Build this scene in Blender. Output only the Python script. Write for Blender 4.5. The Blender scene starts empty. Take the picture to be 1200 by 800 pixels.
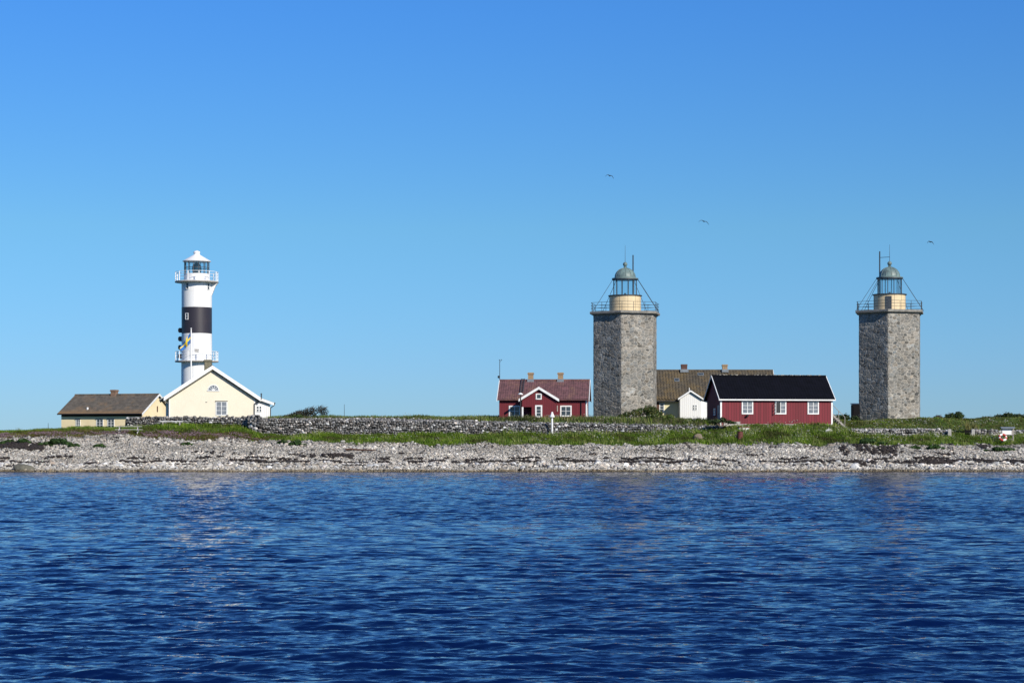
import bpy, bmesh, math, random
import numpy as np
from mathutils import Vector, Matrix

random.seed(7)
rng = np.random.default_rng(7)
SC = bpy.context.scene
COL = SC.collection
R = math.radians

# ------------------------------------------------------------------ camera, light, exposure
F, HC, YH = 2340.0, 3.0, 516.0            # focal length in photo pixels, eye height above the sea, horizon row


def at(px, py, Y):
    return Vector(((px - 600) * Y / F, Y, HC + (YH - py) * Y / F))


cd = bpy.data.cameras.new("camera")
cam = bpy.data.objects.new("camera", cd)
COL.objects.link(cam)
cam.location = (0, 0, HC)
cam.rotation_euler = (R(90), 0, 0)
cd.sensor_width = 36
cd.lens = F / 1200 * 36
cd.shift_y = (YH - 400) / 1200
cd.clip_end = 60000
SC.camera = cam

SUN_AZ, SUN_EL = 37, 29                   # degrees to the right of straight behind the camera, height
sdir = Vector((math.sin(R(SUN_AZ)) * math.cos(R(SUN_EL)), -math.cos(R(SUN_AZ)) * math.cos(R(SUN_EL)), math.sin(R(SUN_EL))))
ld = bpy.data.lights.new("sun", 'SUN')
ld.energy = 4.9
ld.angle = R(0.5)
ld.color = (1.0, 0.93, 0.81)
sun = bpy.data.objects.new("sun", ld)
COL.objects.link(sun)
sun.rotation_euler = sdir.to_track_quat('Z', 'Y').to_euler()

W = bpy.data.worlds.new("World")
SC.world = W
W.use_nodes = True
nt = W.node_tree
nt.nodes.clear()
sky = nt.nodes.new('ShaderNodeTexSky')
sky.sky_type = 'NISHITA'
sky.sun_disc = False
sky.sun_elevation = R(SUN_EL)
sky.sun_rotation = R(180 - SUN_AZ)
sky.air_density = 1.0
sky.dust_density = 0.0
sky.ozone_density = 10.0
# clear northern air: the sky's blue deepens with height above the horizon
geo = nt.nodes.new('ShaderNodeTexCoord')
sep = nt.nodes.new('ShaderNodeSeparateXYZ')
nt.links.new(geo.outputs['Generated'], sep.inputs[0])
rmp = nt.nodes.new('ShaderNodeValToRGB')
els = rmp.color_ramp.elements
RAMP = ((0.0, (.365, .50, .65)), (0.035, (.405, .53, .665)), (0.105, (.495, .626, .623)), (0.21, (.40, .63, .78)), (1.0, (.44, .66, .80)))
els[0].position, els[1].position = RAMP[0][0], RAMP[-1][0]
els[0].color, els[1].color = RAMP[0][1] + (1,), RAMP[-1][1] + (1,)
for pos, c in RAMP[1:-1]:
    els.new(pos).color = c + (1,)
hsv = nt.nodes.new('ShaderNodeMixRGB')
hsv.blend_type = 'MULTIPLY'
hsv.inputs[0].default_value = 1.0
nt.links.new(sep.outputs[2], rmp.inputs[0])
nt.links.new(rmp.outputs[0], hsv.inputs[2])
bg = nt.nodes.new('ShaderNodeBackground')
bg.inputs['Strength'].default_value = 0.15
out = nt.nodes.new('ShaderNodeOutputWorld')
nt.links.new(sky.outputs[0], hsv.inputs[1])
nt.links.new(hsv.outputs[0], bg.inputs['Color'])
nt.links.new(bg.outputs[0], out.inputs['Surface'])
SC.view_settings.view_transform = 'Standard'
SC.view_settings.look = 'None'
SC.view_settings.exposure = 0.12
SC.view_settings.gamma = 1.0
SC.view_settings.use_curve_mapping = False
SC.cycles.max_bounces = 6
SC.cycles.diffuse_bounces = 2
SC.cycles.glossy_bounces = 3
SC.cycles.transparent_max_bounces = 12


# ------------------------------------------------------------------ materials
class NG:
    def __init__(s, name):
        s.m = bpy.data.materials.new(name)
        s.m.use_nodes = True
        s.t = s.m.node_tree
        s.t.nodes.clear()
        s.o = s.t.nodes.new('ShaderNodeOutputMaterial')
        s.b = s.t.nodes.new('ShaderNodeBsdfPrincipled')
        s.t.links.new(s.b.outputs[0], s.o.inputs['Surface'])

    def n(s, kind, **kw):
        d = s.t.nodes.new('ShaderNode' + kind)
        for k, v in kw.items():
            setattr(d, k, v)
        return d

    def l(s, a, b):
        s.t.links.new(a, b)

    def coord(s, which='Object'):
        return s.n('TexCoord').outputs[which]

    def noise(s, vec, scale, detail=4, rough=0.6):
        d = s.n('TexNoise')
        d.inputs['Scale'].default_value = scale
        d.inputs['Detail'].default_value = detail
        d.inputs['Roughness'].default_value = rough
        s.l(vec, d.inputs['Vector'])
        return d.outputs['Fac']

    def ramp(s, fac, stops):
        d = s.n('ValToRGB')
        e = d.color_ramp.elements
        while len(e) < len(stops):
            e.new(0.5)
        for i, (p, c) in enumerate(stops):
            e[i].position = p
            e[i].color = tuple(c) + (1,) if len(c) == 3 else c
        s.l(fac, d.inputs[0])
        return d.outputs[0]

    def mix(s, fac, a, b, mode='MIX'):
        d = s.n('MixRGB', blend_type=mode)
        for i, v in ((0, fac), (1, a), (2, b)):
            if hasattr(v, 'is_linked'):
                s.l(v, d.inputs[i])
            else:
                d.inputs[i].default_value = v if i == 0 else tuple(v) + (1,)
        return d.outputs[0]

    def math(s, op, a, b=None):
        d = s.n('Math', operation=op)
        for i, v in ((0, a), (1, b)):
            if v is None:
                continue
            if hasattr(v, 'is_linked'):
                s.l(v, d.inputs[i])
            else:
                d.inputs[i].default_value = v
        return d.outputs[0]

    def bump(s, h, strength, dist=0.02):
        d = s.n('Bump')
        d.inputs['Strength'].default_value = strength
        d.inputs['Distance'].default_value = dist
        s.l(h, d.inputs['Height'])
        s.l(d.outputs[0], s.b.inputs['Normal'])

    def set(s, col=None, rough=None, **kw):
        if col is not None:
            if hasattr(col, 'is_linked'):
                s.l(col, s.b.inputs['Base Color'])
            else:
                s.b.inputs['Base Color'].default_value = tuple(col) + (1,)
        if rough is not None:
            s.b.inputs['Roughness'].default_value = rough
        for k, v in kw.items():
            s.b.inputs[k].default_value = v
        return s.m


def plain(name, c, c2=None, scale=3.0, rough=0.6, bump=0.15, bs=12, **kw):
    g = NG(name)
    co = g.coord()
    c2 = c2 or tuple(v * 0.75 for v in c)
    f = g.noise(co, scale)
    col = g.ramp(f, [(0.35, c2), (0.62, c)])
    if bump:
        g.bump(g.noise(co, bs), bump, 0.02)
    return g.set(col, rough, **kw)


def boards(name, c, width=0.2, rough=0.6, dark=0.55, weather=0.2):
    g = NG(name)
    co = g.coord()
    sp = g.n('SeparateXYZ')
    g.l(co, sp.inputs[0])
    u = g.math('DIVIDE', g.math('ADD', sp.outputs[0], sp.outputs[1]), width)
    fr = g.math('FRACT', u)
    groove = g.math('LESS_THAN', fr, 0.14)
    wn = g.n('TexWhiteNoise', noise_dimensions='1D')
    g.l(g.math('FLOOR', u), wn.inputs['W'])
    mp = g.n('Mapping')
    mp.inputs['Scale'].default_value = (1.5, 1.5, 0.25)
    g.l(co, mp.inputs[0])
    st = g.noise(mp.outputs[0], 4.0)
    col = g.ramp(wn.outputs[0], [(0, tuple(v * (1 - weather) for v in c)), (1, c)])
    col = g.mix(g.math('MULTIPLY', st, 0.5), col, tuple(v * (1 - weather * 1.5) for v in c))
    col = g.mix(groove, col, tuple(v * dark for v in c))
    g.bump(g.math('SUBTRACT', 1.0, groove), 0.6, 0.02)
    return g.set(col, rough)


def attr_mat(name, rough=0.8, var=0.35, scale=9.0, bump=0.4, trans=False, tint=1.0):
    g = NG(name)
    a = g.n('Attribute', attribute_name='Col')
    co = g.coord()
    f = g.noise(co, scale, 5)
    col = g.mix(1.0, a.outputs['Color'], g.ramp(f, [(0.3, (1 - var,) * 3), (0.7, (1 + var * 0.5,) * 3)]), 'MULTIPLY')
    if bump:
        g.bump(f, bump, 0.05)
    g.set(col, rough)
    g.b.inputs['Specular IOR Level'].default_value = 0.25
    if trans:
        tr = g.n('BsdfTranslucent')
        g.l(col, tr.inputs[0])
        mx = g.n('MixShader')
        mx.inputs[0].default_value = 0.3
        g.l(g.b.outputs[0], mx.inputs[1])
        g.l(tr.outputs[0], mx.inputs[2])
        g.l(mx.outputs[0], g.o.inputs['Surface'])
    return g.m


def roof_tiles(name, c, c2, lichen=None, amount=0.5, edge=None):
    g = NG(name)
    co = g.coord()
    f = g.noise(co, 1.6, 6, 0.7)
    col = g.ramp(f, [(0.35, c2), (0.65, c)])
    v = g.n('TexVoronoi')
    v.inputs['Scale'].default_value = 4.0
    g.l(co, v.inputs['Vector'])
    sx = g.n('SeparateXYZ')
    g.l(v.outputs['Color'], sx.inputs[0])
    col = g.mix(0.55, col, g.mix(1.0, col, g.ramp(sx.outputs[0], [(0, (.45,) * 3), (1, (1.35,) * 3)]), 'MULTIPLY'))
    if lichen:
        m = g.noise(co, 0.55, 7, 0.75)
        k = g.ramp(m, [(0.52 - amount * 0.22, (0,) * 3), (0.62, (1,) * 3)])
        fine = g.noise(co, 9.0, 3)
        k = g.math('MULTIPLY', k, g.ramp(fine, [(0.42, (0,) * 3), (0.58, (1,) * 3)]))
        col = g.mix(k, col, lichen)
    if edge:                                   # orange lichen that grows along the lowest courses
        sp = g.n('SeparateXYZ')
        g.l(co, sp.inputs[0])
        ay = g.math('ABSOLUTE', sp.outputs[1])
        lo = g.ramp(g.math('ADD', g.math('DIVIDE', ay, 5.0), g.math('MULTIPLY', g.math('SUBTRACT', f, 0.5), 0.35)), [(edge, (0,) * 3), (edge + 0.2, (1,) * 3)])
        col = g.mix(g.math('MULTIPLY', lo, 0.7), col, (0.23, 0.135, 0.055))
    g.bump(g.noise(co, 14), 0.3, 0.03)
    return g.set(col, 0.85)


def masonry_attr():
    g = NG('rubble_masonry')
    a = g.n('Attribute', attribute_name='Col')
    co = g.coord()
    f = g.noise(co, 7.0, 6, 0.7)
    col = g.mix(1.0, a.outputs['Color'], g.ramp(f, [(0.3, (0.62,) * 3), (0.7, (1.25,) * 3)]), 'MULTIPLY')
    big = g.noise(co, 0.5, 3)
    col = g.mix(1.0, col, g.ramp(big, [(0.35, (0.8, 0.8, 0.78)), (0.65, (1.12, 1.1, 1.06))]), 'MULTIPLY')
    g.bump(f, 0.45, 0.03)
    g.set(col, 0.9)
    g.b.inputs['Specular IOR Level'].default_value = 0.2
    return g.m


def glass_mat(name='lantern_glass'):
    g = NG(name)
    tr = g.n('BsdfTransparent')
    tr.inputs[0].default_value = (0.86, 0.93, 0.95, 1)
    gl = g.n('BsdfGlossy')
    gl.inputs['Roughness'].default_value = 0.03
    mx = g.n('MixShader')
    mx.inputs[0].default_value = 0.10
    g.l(tr.outputs[0], mx.inputs[1])
    g.l(gl.outputs[0], mx.inputs[2])
    g.l(mx.outputs[0], g.o.inputs['Surface'])
    return g.m


M = {}
M['white'] = plain('white_paint', (0.80, 0.80, 0.78), (0.70, 0.70, 0.68), 2.0, 0.5, 0.05)
M['white_boards'] = boards('white_boards', (0.78, 0.77, 0.74), 0.24, 0.6, 0.7, 0.05)
def steel_paint(name, c, stain, amount):
    g = NG(name)
    co = g.coord()
    mp = g.n('Mapping')
    mp.inputs['Scale'].default_value = (2.6, 2.6, 0.22)
    g.l(co, mp.inputs[0])
    streak = g.noise(mp.outputs[0], 1.6, 6, 0.7)
    blot = g.noise(co, 0.6, 5, 0.65)
    k = g.math('MULTIPLY', g.ramp(streak, [(0.52, (0,) * 3), (0.75, (1,) * 3)]), g.ramp(blot, [(0.4, (0,) * 3), (0.65, (1,) * 3)]))
    col = g.mix(g.math('MULTIPLY', k, amount), c, stain)
    sp = g.n('SeparateXYZ')
    g.l(co, sp.inputs[0])
    seam = g.math('LESS_THAN', g.math('FRACT', g.math('DIVIDE', sp.outputs[2], 1.9)), 0.025)
    col = g.mix(g.math('MULTIPLY', seam, 0.22), col, stain)
    return g.set(col, 0.45)


M['tower_white'] = steel_paint('white_painted_steel', (0.80, 0.80, 0.79), (0.42, 0.34, 0.26), 0.55)
M['tower_black'] = steel_paint('black_band_paint', (0.031, 0.026, 0.034), (0.10, 0.075, 0.07), 0.5)
M['cream'] = plain('cream_render', (0.745, 0.675, 0.535), (0.705, 0.64, 0.505), 0.8, 0.8, 0.1, 8)
M['ochre'] = plain('ochre_cream_render', (0.82, 0.69, 0.44), (0.75, 0.62, 0.38), 0.8, 0.85, 0.1, 8)
M['pale_yellow'] = plain('pale_yellow_render', (0.68, 0.62, 0.40), (0.60, 0.55, 0.34), 0.8, 0.85, 0.1, 8)
M['red'] = boards('falu_red_boards', (0.22, 0.020, 0.032), 0.30, 0.75, 0.4, 0.32)
M['deep_red'] = boards('deep_red_boards', (0.155, 0.011, 0.020), 0.2, 0.75, 0.6, 0.15)
M['black_metal'] = plain('black_metal', (0.012, 0.012, 0.014), None, 4, 0.45, 0)
M['dark_iron'] = plain('dark_iron', (0.045, 0.055, 0.065), None, 4, 0.5, 0)
M['grey_wood'] = plain('weathered_grey_wood', (0.36, 0.33, 0.30), (0.22, 0.20, 0.18), 5, 0.8, 0.2, 20)
M['pale_wood'] = plain('sun_bleached_wood', (0.55, 0.53, 0.51), (0.40, 0.38, 0.36), 5, 0.8, 0.2, 20)
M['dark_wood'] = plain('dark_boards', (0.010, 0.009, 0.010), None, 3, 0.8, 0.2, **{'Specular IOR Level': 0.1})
M['brown_wood'] = plain('brown_shutter_wood', (0.10, 0.045, 0.025), None, 5, 0.7, 0.2)
M['concrete'] = plain('concrete', (0.42, 0.40, 0.37), (0.30, 0.29, 0.27), 3, 0.9, 0.3)
M['slab'] = plain('gallery_stone', (0.26, 0.25, 0.22), (0.15, 0.145, 0.13), 2.5, 0.85, 0.3)
M['drum'] = plain('cream_iron_plates', (0.70, 0.56, 0.34), (0.60, 0.47, 0.28), 1.6, 0.55, 0.05)
M['copper'] = plain('verdigris_copper', (0.17, 0.245, 0.23), (0.10, 0.14, 0.135), 2.2, 0.5, 0.1)
M['pane'] = plain('window_glass', (0.06, 0.075, 0.09), (0.03, 0.04, 0.05), 1.5, 0.08, 0)
M['pane_pale'] = plain('sky_grey_window_glass', (0.24, 0.25, 0.27), (0.12, 0.14, 0.17), 3.0, 0.1, 0)  # grey in the base stands for reflected sky and pale curtains
M['glass'] = glass_mat()
M['lens'] = plain('lens_glass', (0.02, 0.05, 0.07), None, 5, 0.1, 0)
M['brick_yellow'] = plain('yellow_brick', (0.34, 0.235, 0.135), (0.24, 0.165, 0.10), 6, 0.9, 0.4, 20)
M['brick_red'] = plain('red_brick', (0.115, 0.055, 0.045), (0.075, 0.04, 0.033), 6, 0.9, 0.4, 20)
M['brick_brown'] = plain('brown_brick', (0.24, 0.15, 0.10), (0.16, 0.10, 0.07), 6, 0.9, 0.4, 20)
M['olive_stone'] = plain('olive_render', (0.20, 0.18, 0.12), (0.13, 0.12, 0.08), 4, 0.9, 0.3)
M['lead'] = plain('lead_flashing', (0.20, 0.23, 0.26), None, 4, 0.5, 0)
M['roof_maroon'] = roof_tiles('maroon_tiles', (0.150, 0.066, 0.070), (0.10, 0.048, 0.052), (0.20, 0.11, 0.07), 0.0)
M['roof_black'] = plain('black_tiles', (0.0045, 0.005, 0.009), (0.003, 0.0035, 0.006), 1.5, 0.8, 0.1, **{'Specular IOR Level': 0.08})
M['roof_lichen'] = roof_tiles('lichen_pantiles', (0.088, 0.072, 0.048), (0.05, 0.043, 0.034), (0.155, 0.105, 0.04), 0.25)
M['roof_grey'] = roof_tiles('grey_brown_tiles', (0.125, 0.106, 0.083), (0.088, 0.077, 0.062), (0.20, 0.13, 0.07), 0.0, 0.66)
M['roof_slate'] = plain('slate_roof', (0.06, 0.06, 0.065), None, 3, 0.7, 0.2)
M['moss'] = plain('pale_moss', (0.40, 0.38, 0.33), (0.15, 0.14, 0.10), 5, 0.95, 0.4)
M['masonry'] = masonry_attr()
M['rock'] = attr_mat('loose_stone', 0.9, 0.35, 6.0, 0.5)
M['leaf'] = attr_mat('foliage', 0.7, 0.2, 3.0, 0, True)
M['stem'] = plain('twigs', (0.10, 0.075, 0.055), None, 6, 0.9, 0)
M['core'] = plain('wall_core_shade', (0.035, 0.032, 0.028), None, 4, 1.0, 0)  # near-black colour that stands for shade between the wall stones
M['weed'] = plain('dry_seaweed', (0.030, 0.022, 0.020), (0.016, 0.012, 0.011), 8, 0.9, 0.3)
M['rust'] = plain('rusty_steel', (0.17, 0.045, 0.03), (0.08, 0.025, 0.02), 6, 0.8, 0.2)
M['flag_blue'] = plain('flag_blue', (0.02, 0.14, 0.42), (0.018, 0.12, 0.38), 3, 0.8, 0)
M['flag_yellow'] = plain('flag_yellow', (0.80, 0.58, 0.03), (0.75, 0.52, 0.03), 3, 0.8, 0)
M['buoy_red'] = plain('lifebuoy_red', (0.50, 0.05, 0.03), None, 4, 0.5, 0)
M['bird'] = plain('gull_feathers', (0.04, 0.042, 0.05), (0.025, 0.026, 0.03), 8, 0.8, 0)


# ------------------------------------------------------------------ mesh helpers
def mesh_obj(name, V, Fc, mats, parent=None, smooth=False, mi=None, col=None):
    me = bpy.data.meshes.new(name)
    V = np.asarray(V, dtype=np.float32).reshape(-1, 3)
    if isinstance(Fc, np.ndarray):
        nf, k = Fc.shape
        me.vertices.add(len(V))
        me.vertices.foreach_set('co', V.ravel())
        me.loops.add(nf * k)
        me.loops.foreach_set('vertex_index', Fc.astype(np.int32).ravel())
        me.polygons.add(nf)
        me.polygons.foreach_set('loop_start', np.arange(0, nf * k, k, dtype=np.int32))
        me.polygons.foreach_set('loop_total', np.full(nf, k, dtype=np.int32))
    else:
        me.from_pydata([tuple(v) for v in V.tolist()], [], Fc)
    me.update(calc_edges=True)
    mats = mats if isinstance(mats, (list, tuple)) else [mats]
    for m in mats:
        me.materials.append(m)
    if mi is not None:
        me.polygons.foreach_set('material_index', np.asarray(mi, dtype=np.int32))
    if smooth:
        me.polygons.foreach_set('use_smooth', np.ones(len(me.polygons), dtype=bool))
    if col is not None:
        a = me.color_attributes.new('Col', 'FLOAT_COLOR', 'POINT')
        c4 = np.ones((len(V), 4), dtype=np.float32)
        c4[:, :3] = col
        a.data.foreach_set('color', c4.ravel())
    o = bpy.data.objects.new(name, me)
    COL.objects.link(o)
    if parent:
        o.parent = parent
    return o


class MB:
    def __init__(s):
        s.v, s.f, s.m = [], [], []

    def add(s, vs, fs, m=0):
        b = len(s.v)
        s.v += [tuple(v) for v in vs]
        s.f += [tuple(i + b for i in f) for f in fs]
        s.m += [m] * len(fs)
        return s

    def box(s, x0, x1, y0, y1, z0, z1, m=0):
        vs = [(x, y, z) for z in (z0, z1) for y in (y0, y1) for x in (x0, x1)]
        return s.add(vs, [(0, 2, 3, 1), (4, 5, 7, 6), (0, 1, 5, 4), (2, 6, 7, 3), (0, 4, 6, 2), (1, 3, 7, 5)], m)

    def prism_x(s, poly, x0, x1, m=0):       # poly in (y, z)
        n = len(poly)
        vs = [(x0, y, z) for y, z in poly] + [(x1, y, z) for y, z in poly]
        fs = [tuple(range(n))[::-1], tuple(range(n, 2 * n))] + [(i, (i + 1) % n, n + (i + 1) % n, n + i) for i in range(n)]
        return s.add(vs, fs, m)

    def prism_y(s, poly, y0, y1, m=0):       # poly in (x, z)
        n = len(poly)
        vs = [(x, y0, z) for x, z in poly] + [(x, y1, z) for x, z in poly]
        fs = [tuple(range(n)), tuple(range(n, 2 * n))[::-1]] + [((i + 1) % n, i, n + i, n + (i + 1) % n) for i in range(n)]
        return s.add(vs, fs, m)

    def tube(s, p0, p1, r, n=6, r1=None, m=0):
        p0, p1 = Vector(p0), Vector(p1)
        r1 = r if r1 is None else r1
        d = (p1 - p0).normalized()
        a = d.orthogonal().normalized()
        b = d.cross(a)
        vs = []
        for p, rr in ((p0, r), (p1, r1)):
            for i in range(n):
                t = 2 * math.pi * i / n
                vs.append(p + a * rr * math.cos(t) + b * rr * math.sin(t))
        fs = [(i, (i + 1) % n, n + (i + 1) % n, n + i) for i in range(n)] + [tuple(range(n))[::-1], tuple(range(n, 2 * n))]
        return s.add(vs, fs, m)

    def lathe(s, prof, n=32, cx=0, cy=0, rot=0.0, m=0, caps=True):
        vs = []
        for r, z in prof:
            for i in range(n):
                t = rot + 2 * math.pi * i / n
                vs.append((cx + r * math.cos(t), cy + r * math.sin(t), z))
        k = len(prof)
        fs = [(j * n + i, j * n + (i + 1) % n, (j + 1) * n + (i + 1) % n, (j + 1) * n + i) for j in range(k - 1) for i in range(n)]
        if caps:
            fs += [tuple(range(n))[::-1], tuple(range((k - 1) * n, k * n))]
        return s.add(vs, fs, m)

    def build(s, name, mats, parent=None, loc=None, rotz=0, smooth=False):
        o = mesh_obj(name, s.v, s.f, mats, parent, False, s.m)
        if smooth:
            me = o.data
            me.polygons.foreach_set('use_smooth', np.ones(len(me.polygons), dtype=bool))
            try:
                me.set_sharp_from_angle(angle=R(35))
            except Exception:
                pass
        if loc is not None:
            o.location = loc
        if rotz:
            o.rotation_euler.z = rotz
        return o


def tag(o, label, cat, group=None, kind=None):
    if label:
        o['label'] = label
    if cat:
        o['category'] = cat
    if group:
        o['group'] = group
    if kind:
        o['kind'] = kind
    return o


def thing(name, loc, rotz, label, cat, group=None):
    o = bpy.data.objects.new(name, None)
    COL.objects.link(o)
    o.location = loc
    o.rotation_euler.z = rotz
    return tag(o, label, cat, group)


def structure(o):
    o['kind'] = 'structure'
    return o


# ------------------------------------------------------------------ smooth noise in numpy
_ph = rng.uniform(0, 6.28, (40, 3))


def wob(x, y, wl, seed=0, n=8):
    r = 0
    for i in range(n):
        a = _ph[(i + seed * 5) % 40]
        th = a[0] * 3.1
        k = 2 * np.pi / (wl * (0.6 + 0.14 * i))
        r = r + np.sin((x * np.cos(th) + y * np.sin(th)) * k + a[1])
    return r / math.sqrt(n)


# ------------------------------------------------------------------ terrain
def zpy(py, Y):
    return HC + (YH - py) * Y / F


CPX = np.array([-500, -150, 0, 60, 100, 140, 200, 290, 312, 400, 600, 700, 830, 860, 985, 1010, 1100, 1200, 1350, 1700], float)
CX = (CPX - 600) * 213 / F
PY_TOP = np.array([520, 515, 512, 511, 511, 511, 512, 514, 515, 518, 521, 521, 520, 520, 521, 521, 521, 521, 522, 530], float)     # top of the beach, Y 207
PY_MID = np.array([520, 511, 507.5, 505.5, 505, 503.5, 501, 503, 509, 509, 508, 508, 506, 500, 500, 511, 512, 511, 514, 525], float)  # foot of the walls, Y 215
PY_BK = np.array([520, 510, 506.5, 504.5, 504, 501.5, 495, 493, 492.5, 492.5, 493, 494, 496, 497, 498, 507, 508, 507.5, 508, 518], float)  # fill behind the walls, Y 217
PY_PL = np.array([520, 509, 505.5, 502, 502, 500, 493, 491, 490, 490, 490, 491, 493, 495, 496, 494, 491, 490.5, 492, 510], float)    # plateau, Y 224
ROWS_Y = np.array([120, 170, 188, 190, 193, 196, 200, 207, 215, 217.2, 224, 240, 262, 300, 340], float)


def _rows():
    top, mid, bk, pl = zpy(PY_TOP, 207), zpy(PY_MID, 215), zpy(PY_BK, 217.2), zpy(PY_PL, 224)
    o = np.ones_like(top)
    return np.stack([-6 * o, -3.2 * o, -0.35 * o, 0.02 * o, 0.42 * o, 0.88 * o, 0.88 + (top - 0.88) * 0.40, top, mid, bk, pl, pl - 0.05, pl - 0.7, -0.6 * o, -5 * o])


ROWS_Z = _rows()


def H(x, y, noise=True):
    x = np.asarray(x, float)
    y = np.asarray(y, float)
    ix = np.clip(np.searchsorted(CX, x) - 1, 0, len(CX) - 2)
    tx = np.clip((x - CX[ix]) / (CX[ix + 1] - CX[ix]), 0, 1)
    iy = np.clip(np.searchsorted(ROWS_Y, y) - 1, 0, len(ROWS_Y) - 2)
    ty = np.clip((y - ROWS_Y[iy]) / (ROWS_Y[iy + 1] - ROWS_Y[iy]), 0, 1)
    z = (ROWS_Z[iy, ix] * (1 - tx) + ROWS_Z[iy, ix + 1] * tx) * (1 - ty) + (ROWS_Z[iy + 1, ix] * (1 - tx) + ROWS_Z[iy + 1, ix + 1] * tx) * ty
    fall = np.clip((np.abs(x) - 95) / 120, 0, 1)
    z = z * (1 - fall) - 5 * fall
    if noise:
        amp = np.where(y < 192, 0.03, 0.09)
        z = z + amp * wob(x, y, 6.0) + amp * 0.4 * wob(x, y, 1.7, 2)
    return z


def grass_line(x):
    return 206.4 + 0.7 * wob(x, x * 0 + 3.0, 9.0, 1) + 0.5 * wob(x, x * 0, 2.5, 3)


def build_terrain():
    xs = np.concatenate([-np.geomspace(320, 68, 24), np.linspace(-67, 67, 336), np.geomspace(68, 320, 24)])
    ys = np.concatenate([np.linspace(120, 186, 12), np.linspace(187, 226, 118), np.geomspace(227, 345, 30)])
    X, Y = np.meshgrid(xs, ys)
    Z = H(X, Y)
    nx, ny = len(xs), len(ys)
    V = np.stack([X, Y, Z], -1).reshape(-1, 3)
    i = np.arange(nx - 1)[None, :] + nx * np.arange(ny - 1)[:, None]
    Fq = np.stack([i, i + 1, i + 1 + nx, i + nx], -1).reshape(-1, 4)
    g = np.clip((Y - grass_line(X)) / 0.8 + 0.5, 0, 1)
    px = 600 + X / 213 * F
    heath = np.clip((330 - px) / 60, 0, 1) * np.clip((214 - Y) / 3, 0, 1)
    beach = np.array([0.26, 0.25, 0.235])
    wet = np.array([0.10, 0.085, 0.06])
    grass = np.array([0.065, 0.10, 0.022])
    heathc = np.array([0.13, 0.10, 0.055])
    w = np.clip((191.6 - Y) / 1.0, 0, 1)[..., None]
    c = beach * (1 - w) + wet * w
    gg = grass * (1 - heath[..., None]) + heathc * heath[..., None]
    c = c * (1 - g[..., None]) + gg * g[..., None]
    g_ = NG('island_ground')
    a = g_.n('Attribute', attribute_name='Col')
    co = g_.coord()
    v = g_.n('TexVoronoi')
    v.inputs['Scale'].default_value = 6.0
    g_.l(co, v.inputs['Vector'])
    sx = g_.n('SeparateXYZ')
    g_.l(v.outputs['Color'], sx.inputs[0])
    f = g_.noise(co, 2.2, 8, 0.7)
    col = g_.mix(1.0, a.outputs['Color'], g_.ramp(sx.outputs[0], [(0, (.5,) * 3), (1, (1.35,) * 3)]), 'MULTIPLY')
    col = g_.mix(1.0, col, g_.ramp(f, [(0.3, (.6,) * 3), (0.7, (1.2,) * 3)]), 'MULTIPLY')
    g_.bump(v.outputs['Distance'], 0.8, 0.08)
    g_.set(col, 0.95)
    g_.b.inputs['Specular IOR Level'].default_value = 0.15
    return structure(mesh_obj('ground', V, Fq, g_.m, None, True, None, c.reshape(-1, 3)))


build_terrain()


# ------------------------------------------------------------------ sea
def build_sea():
    pys = np.concatenate([np.arange(1500, 830, -14), np.arange(830, 610, -0.27), np.arange(610, 545, -0.085)])
    r = np.concatenate([F * HC / (pys - YH), np.geomspace(250, 40000, 26)])
    fine = np.linspace(-R(18.5), R(18.5), 1050)
    side = np.geomspace(R(18.8), R(180), 26)
    th = np.concatenate([-side[::-1], fine, side])
    RR, TT = np.meshgrid(r, th, indexing='ij')
    X, Y = RR * np.sin(TT), RR * np.cos(TT)
    dr = np.gradient(r)[:, None] * np.ones_like(TT)
    dth = np.gradient(th)[None, :] * RR
    sp = np.maximum(dr, dth)
    Z = np.zeros_like(X)
    rg = np.random.default_rng(21)
    NW = 110
    for i in range(NW):
        lam = 0.13 * (2.0 / 0.13) ** ((i + rg.uniform()) / NW)
        a = rg.normal(0, 0.31) + 0.08
        k = 2 * np.pi / lam
        s = 0.034 * (1.0 if lam < 1.0 else (1.0 / lam) ** 1.0)
        amp = s / k
        w = np.clip((lam / sp - 2.0) / 2.0, 0, 1)
        # gusts: groups of waves that swell and fade
        gph = rg.uniform(0, 6.28, 2)
        env = 0.75 + 0.45 * np.sin(X / (lam * 4.3) * math.cos(gph[0]) + Y / (lam * 3.1) + gph[1])
        ph = (X * math.sin(a) + Y * math.cos(a)) * k + rg.uniform(0, 6.28)
        Z += w * amp * env * (np.sin(ph) + 0.22 * np.cos(2 * ph))
    Z *= np.where(RR < 400, 1, 0)
    nr, nt_ = X.shape
    V = np.stack([X, Y, Z], -1).reshape(-1, 3)
    i = np.arange(nt_ - 1)[None, :] + nt_ * np.arange(nr - 1)[:, None]
    Fq = np.stack([i, i + nt_, i + nt_ + 1, i + 1], -1).reshape(-1, 4)
    g = NG('sea_water')
    co = g.coord()
    mp = g.n('Mapping')
    mp.inputs['Scale'].default_value = (0.7, 1.0, 1.0)
    g.l(co, mp.inputs[0])
    n1 = g.noise(mp.outputs[0], 4.5, 4, 0.6)
    n2 = g.noise(mp.outputs[0], 1.1, 3, 0.55)
    h = g.math('ADD', g.math('MULTIPLY', n1, 0.16), g.math('MULTIPLY', n2, 1.0))
    g.bump(h, 1.0, 0.20)
    g.set((0.0010, 0.0075, 0.048), 0.035)
    g.b.inputs['Specular Tint'].default_value = (0.56, 0.70, 0.96, 1)  # reflected sky tinted blue in the material itself
    g.b.inputs['IOR'].default_value = 1.333
    return structure(mesh_obj('sea', V, Fq, g.m, None, True))


build_sea()


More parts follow.
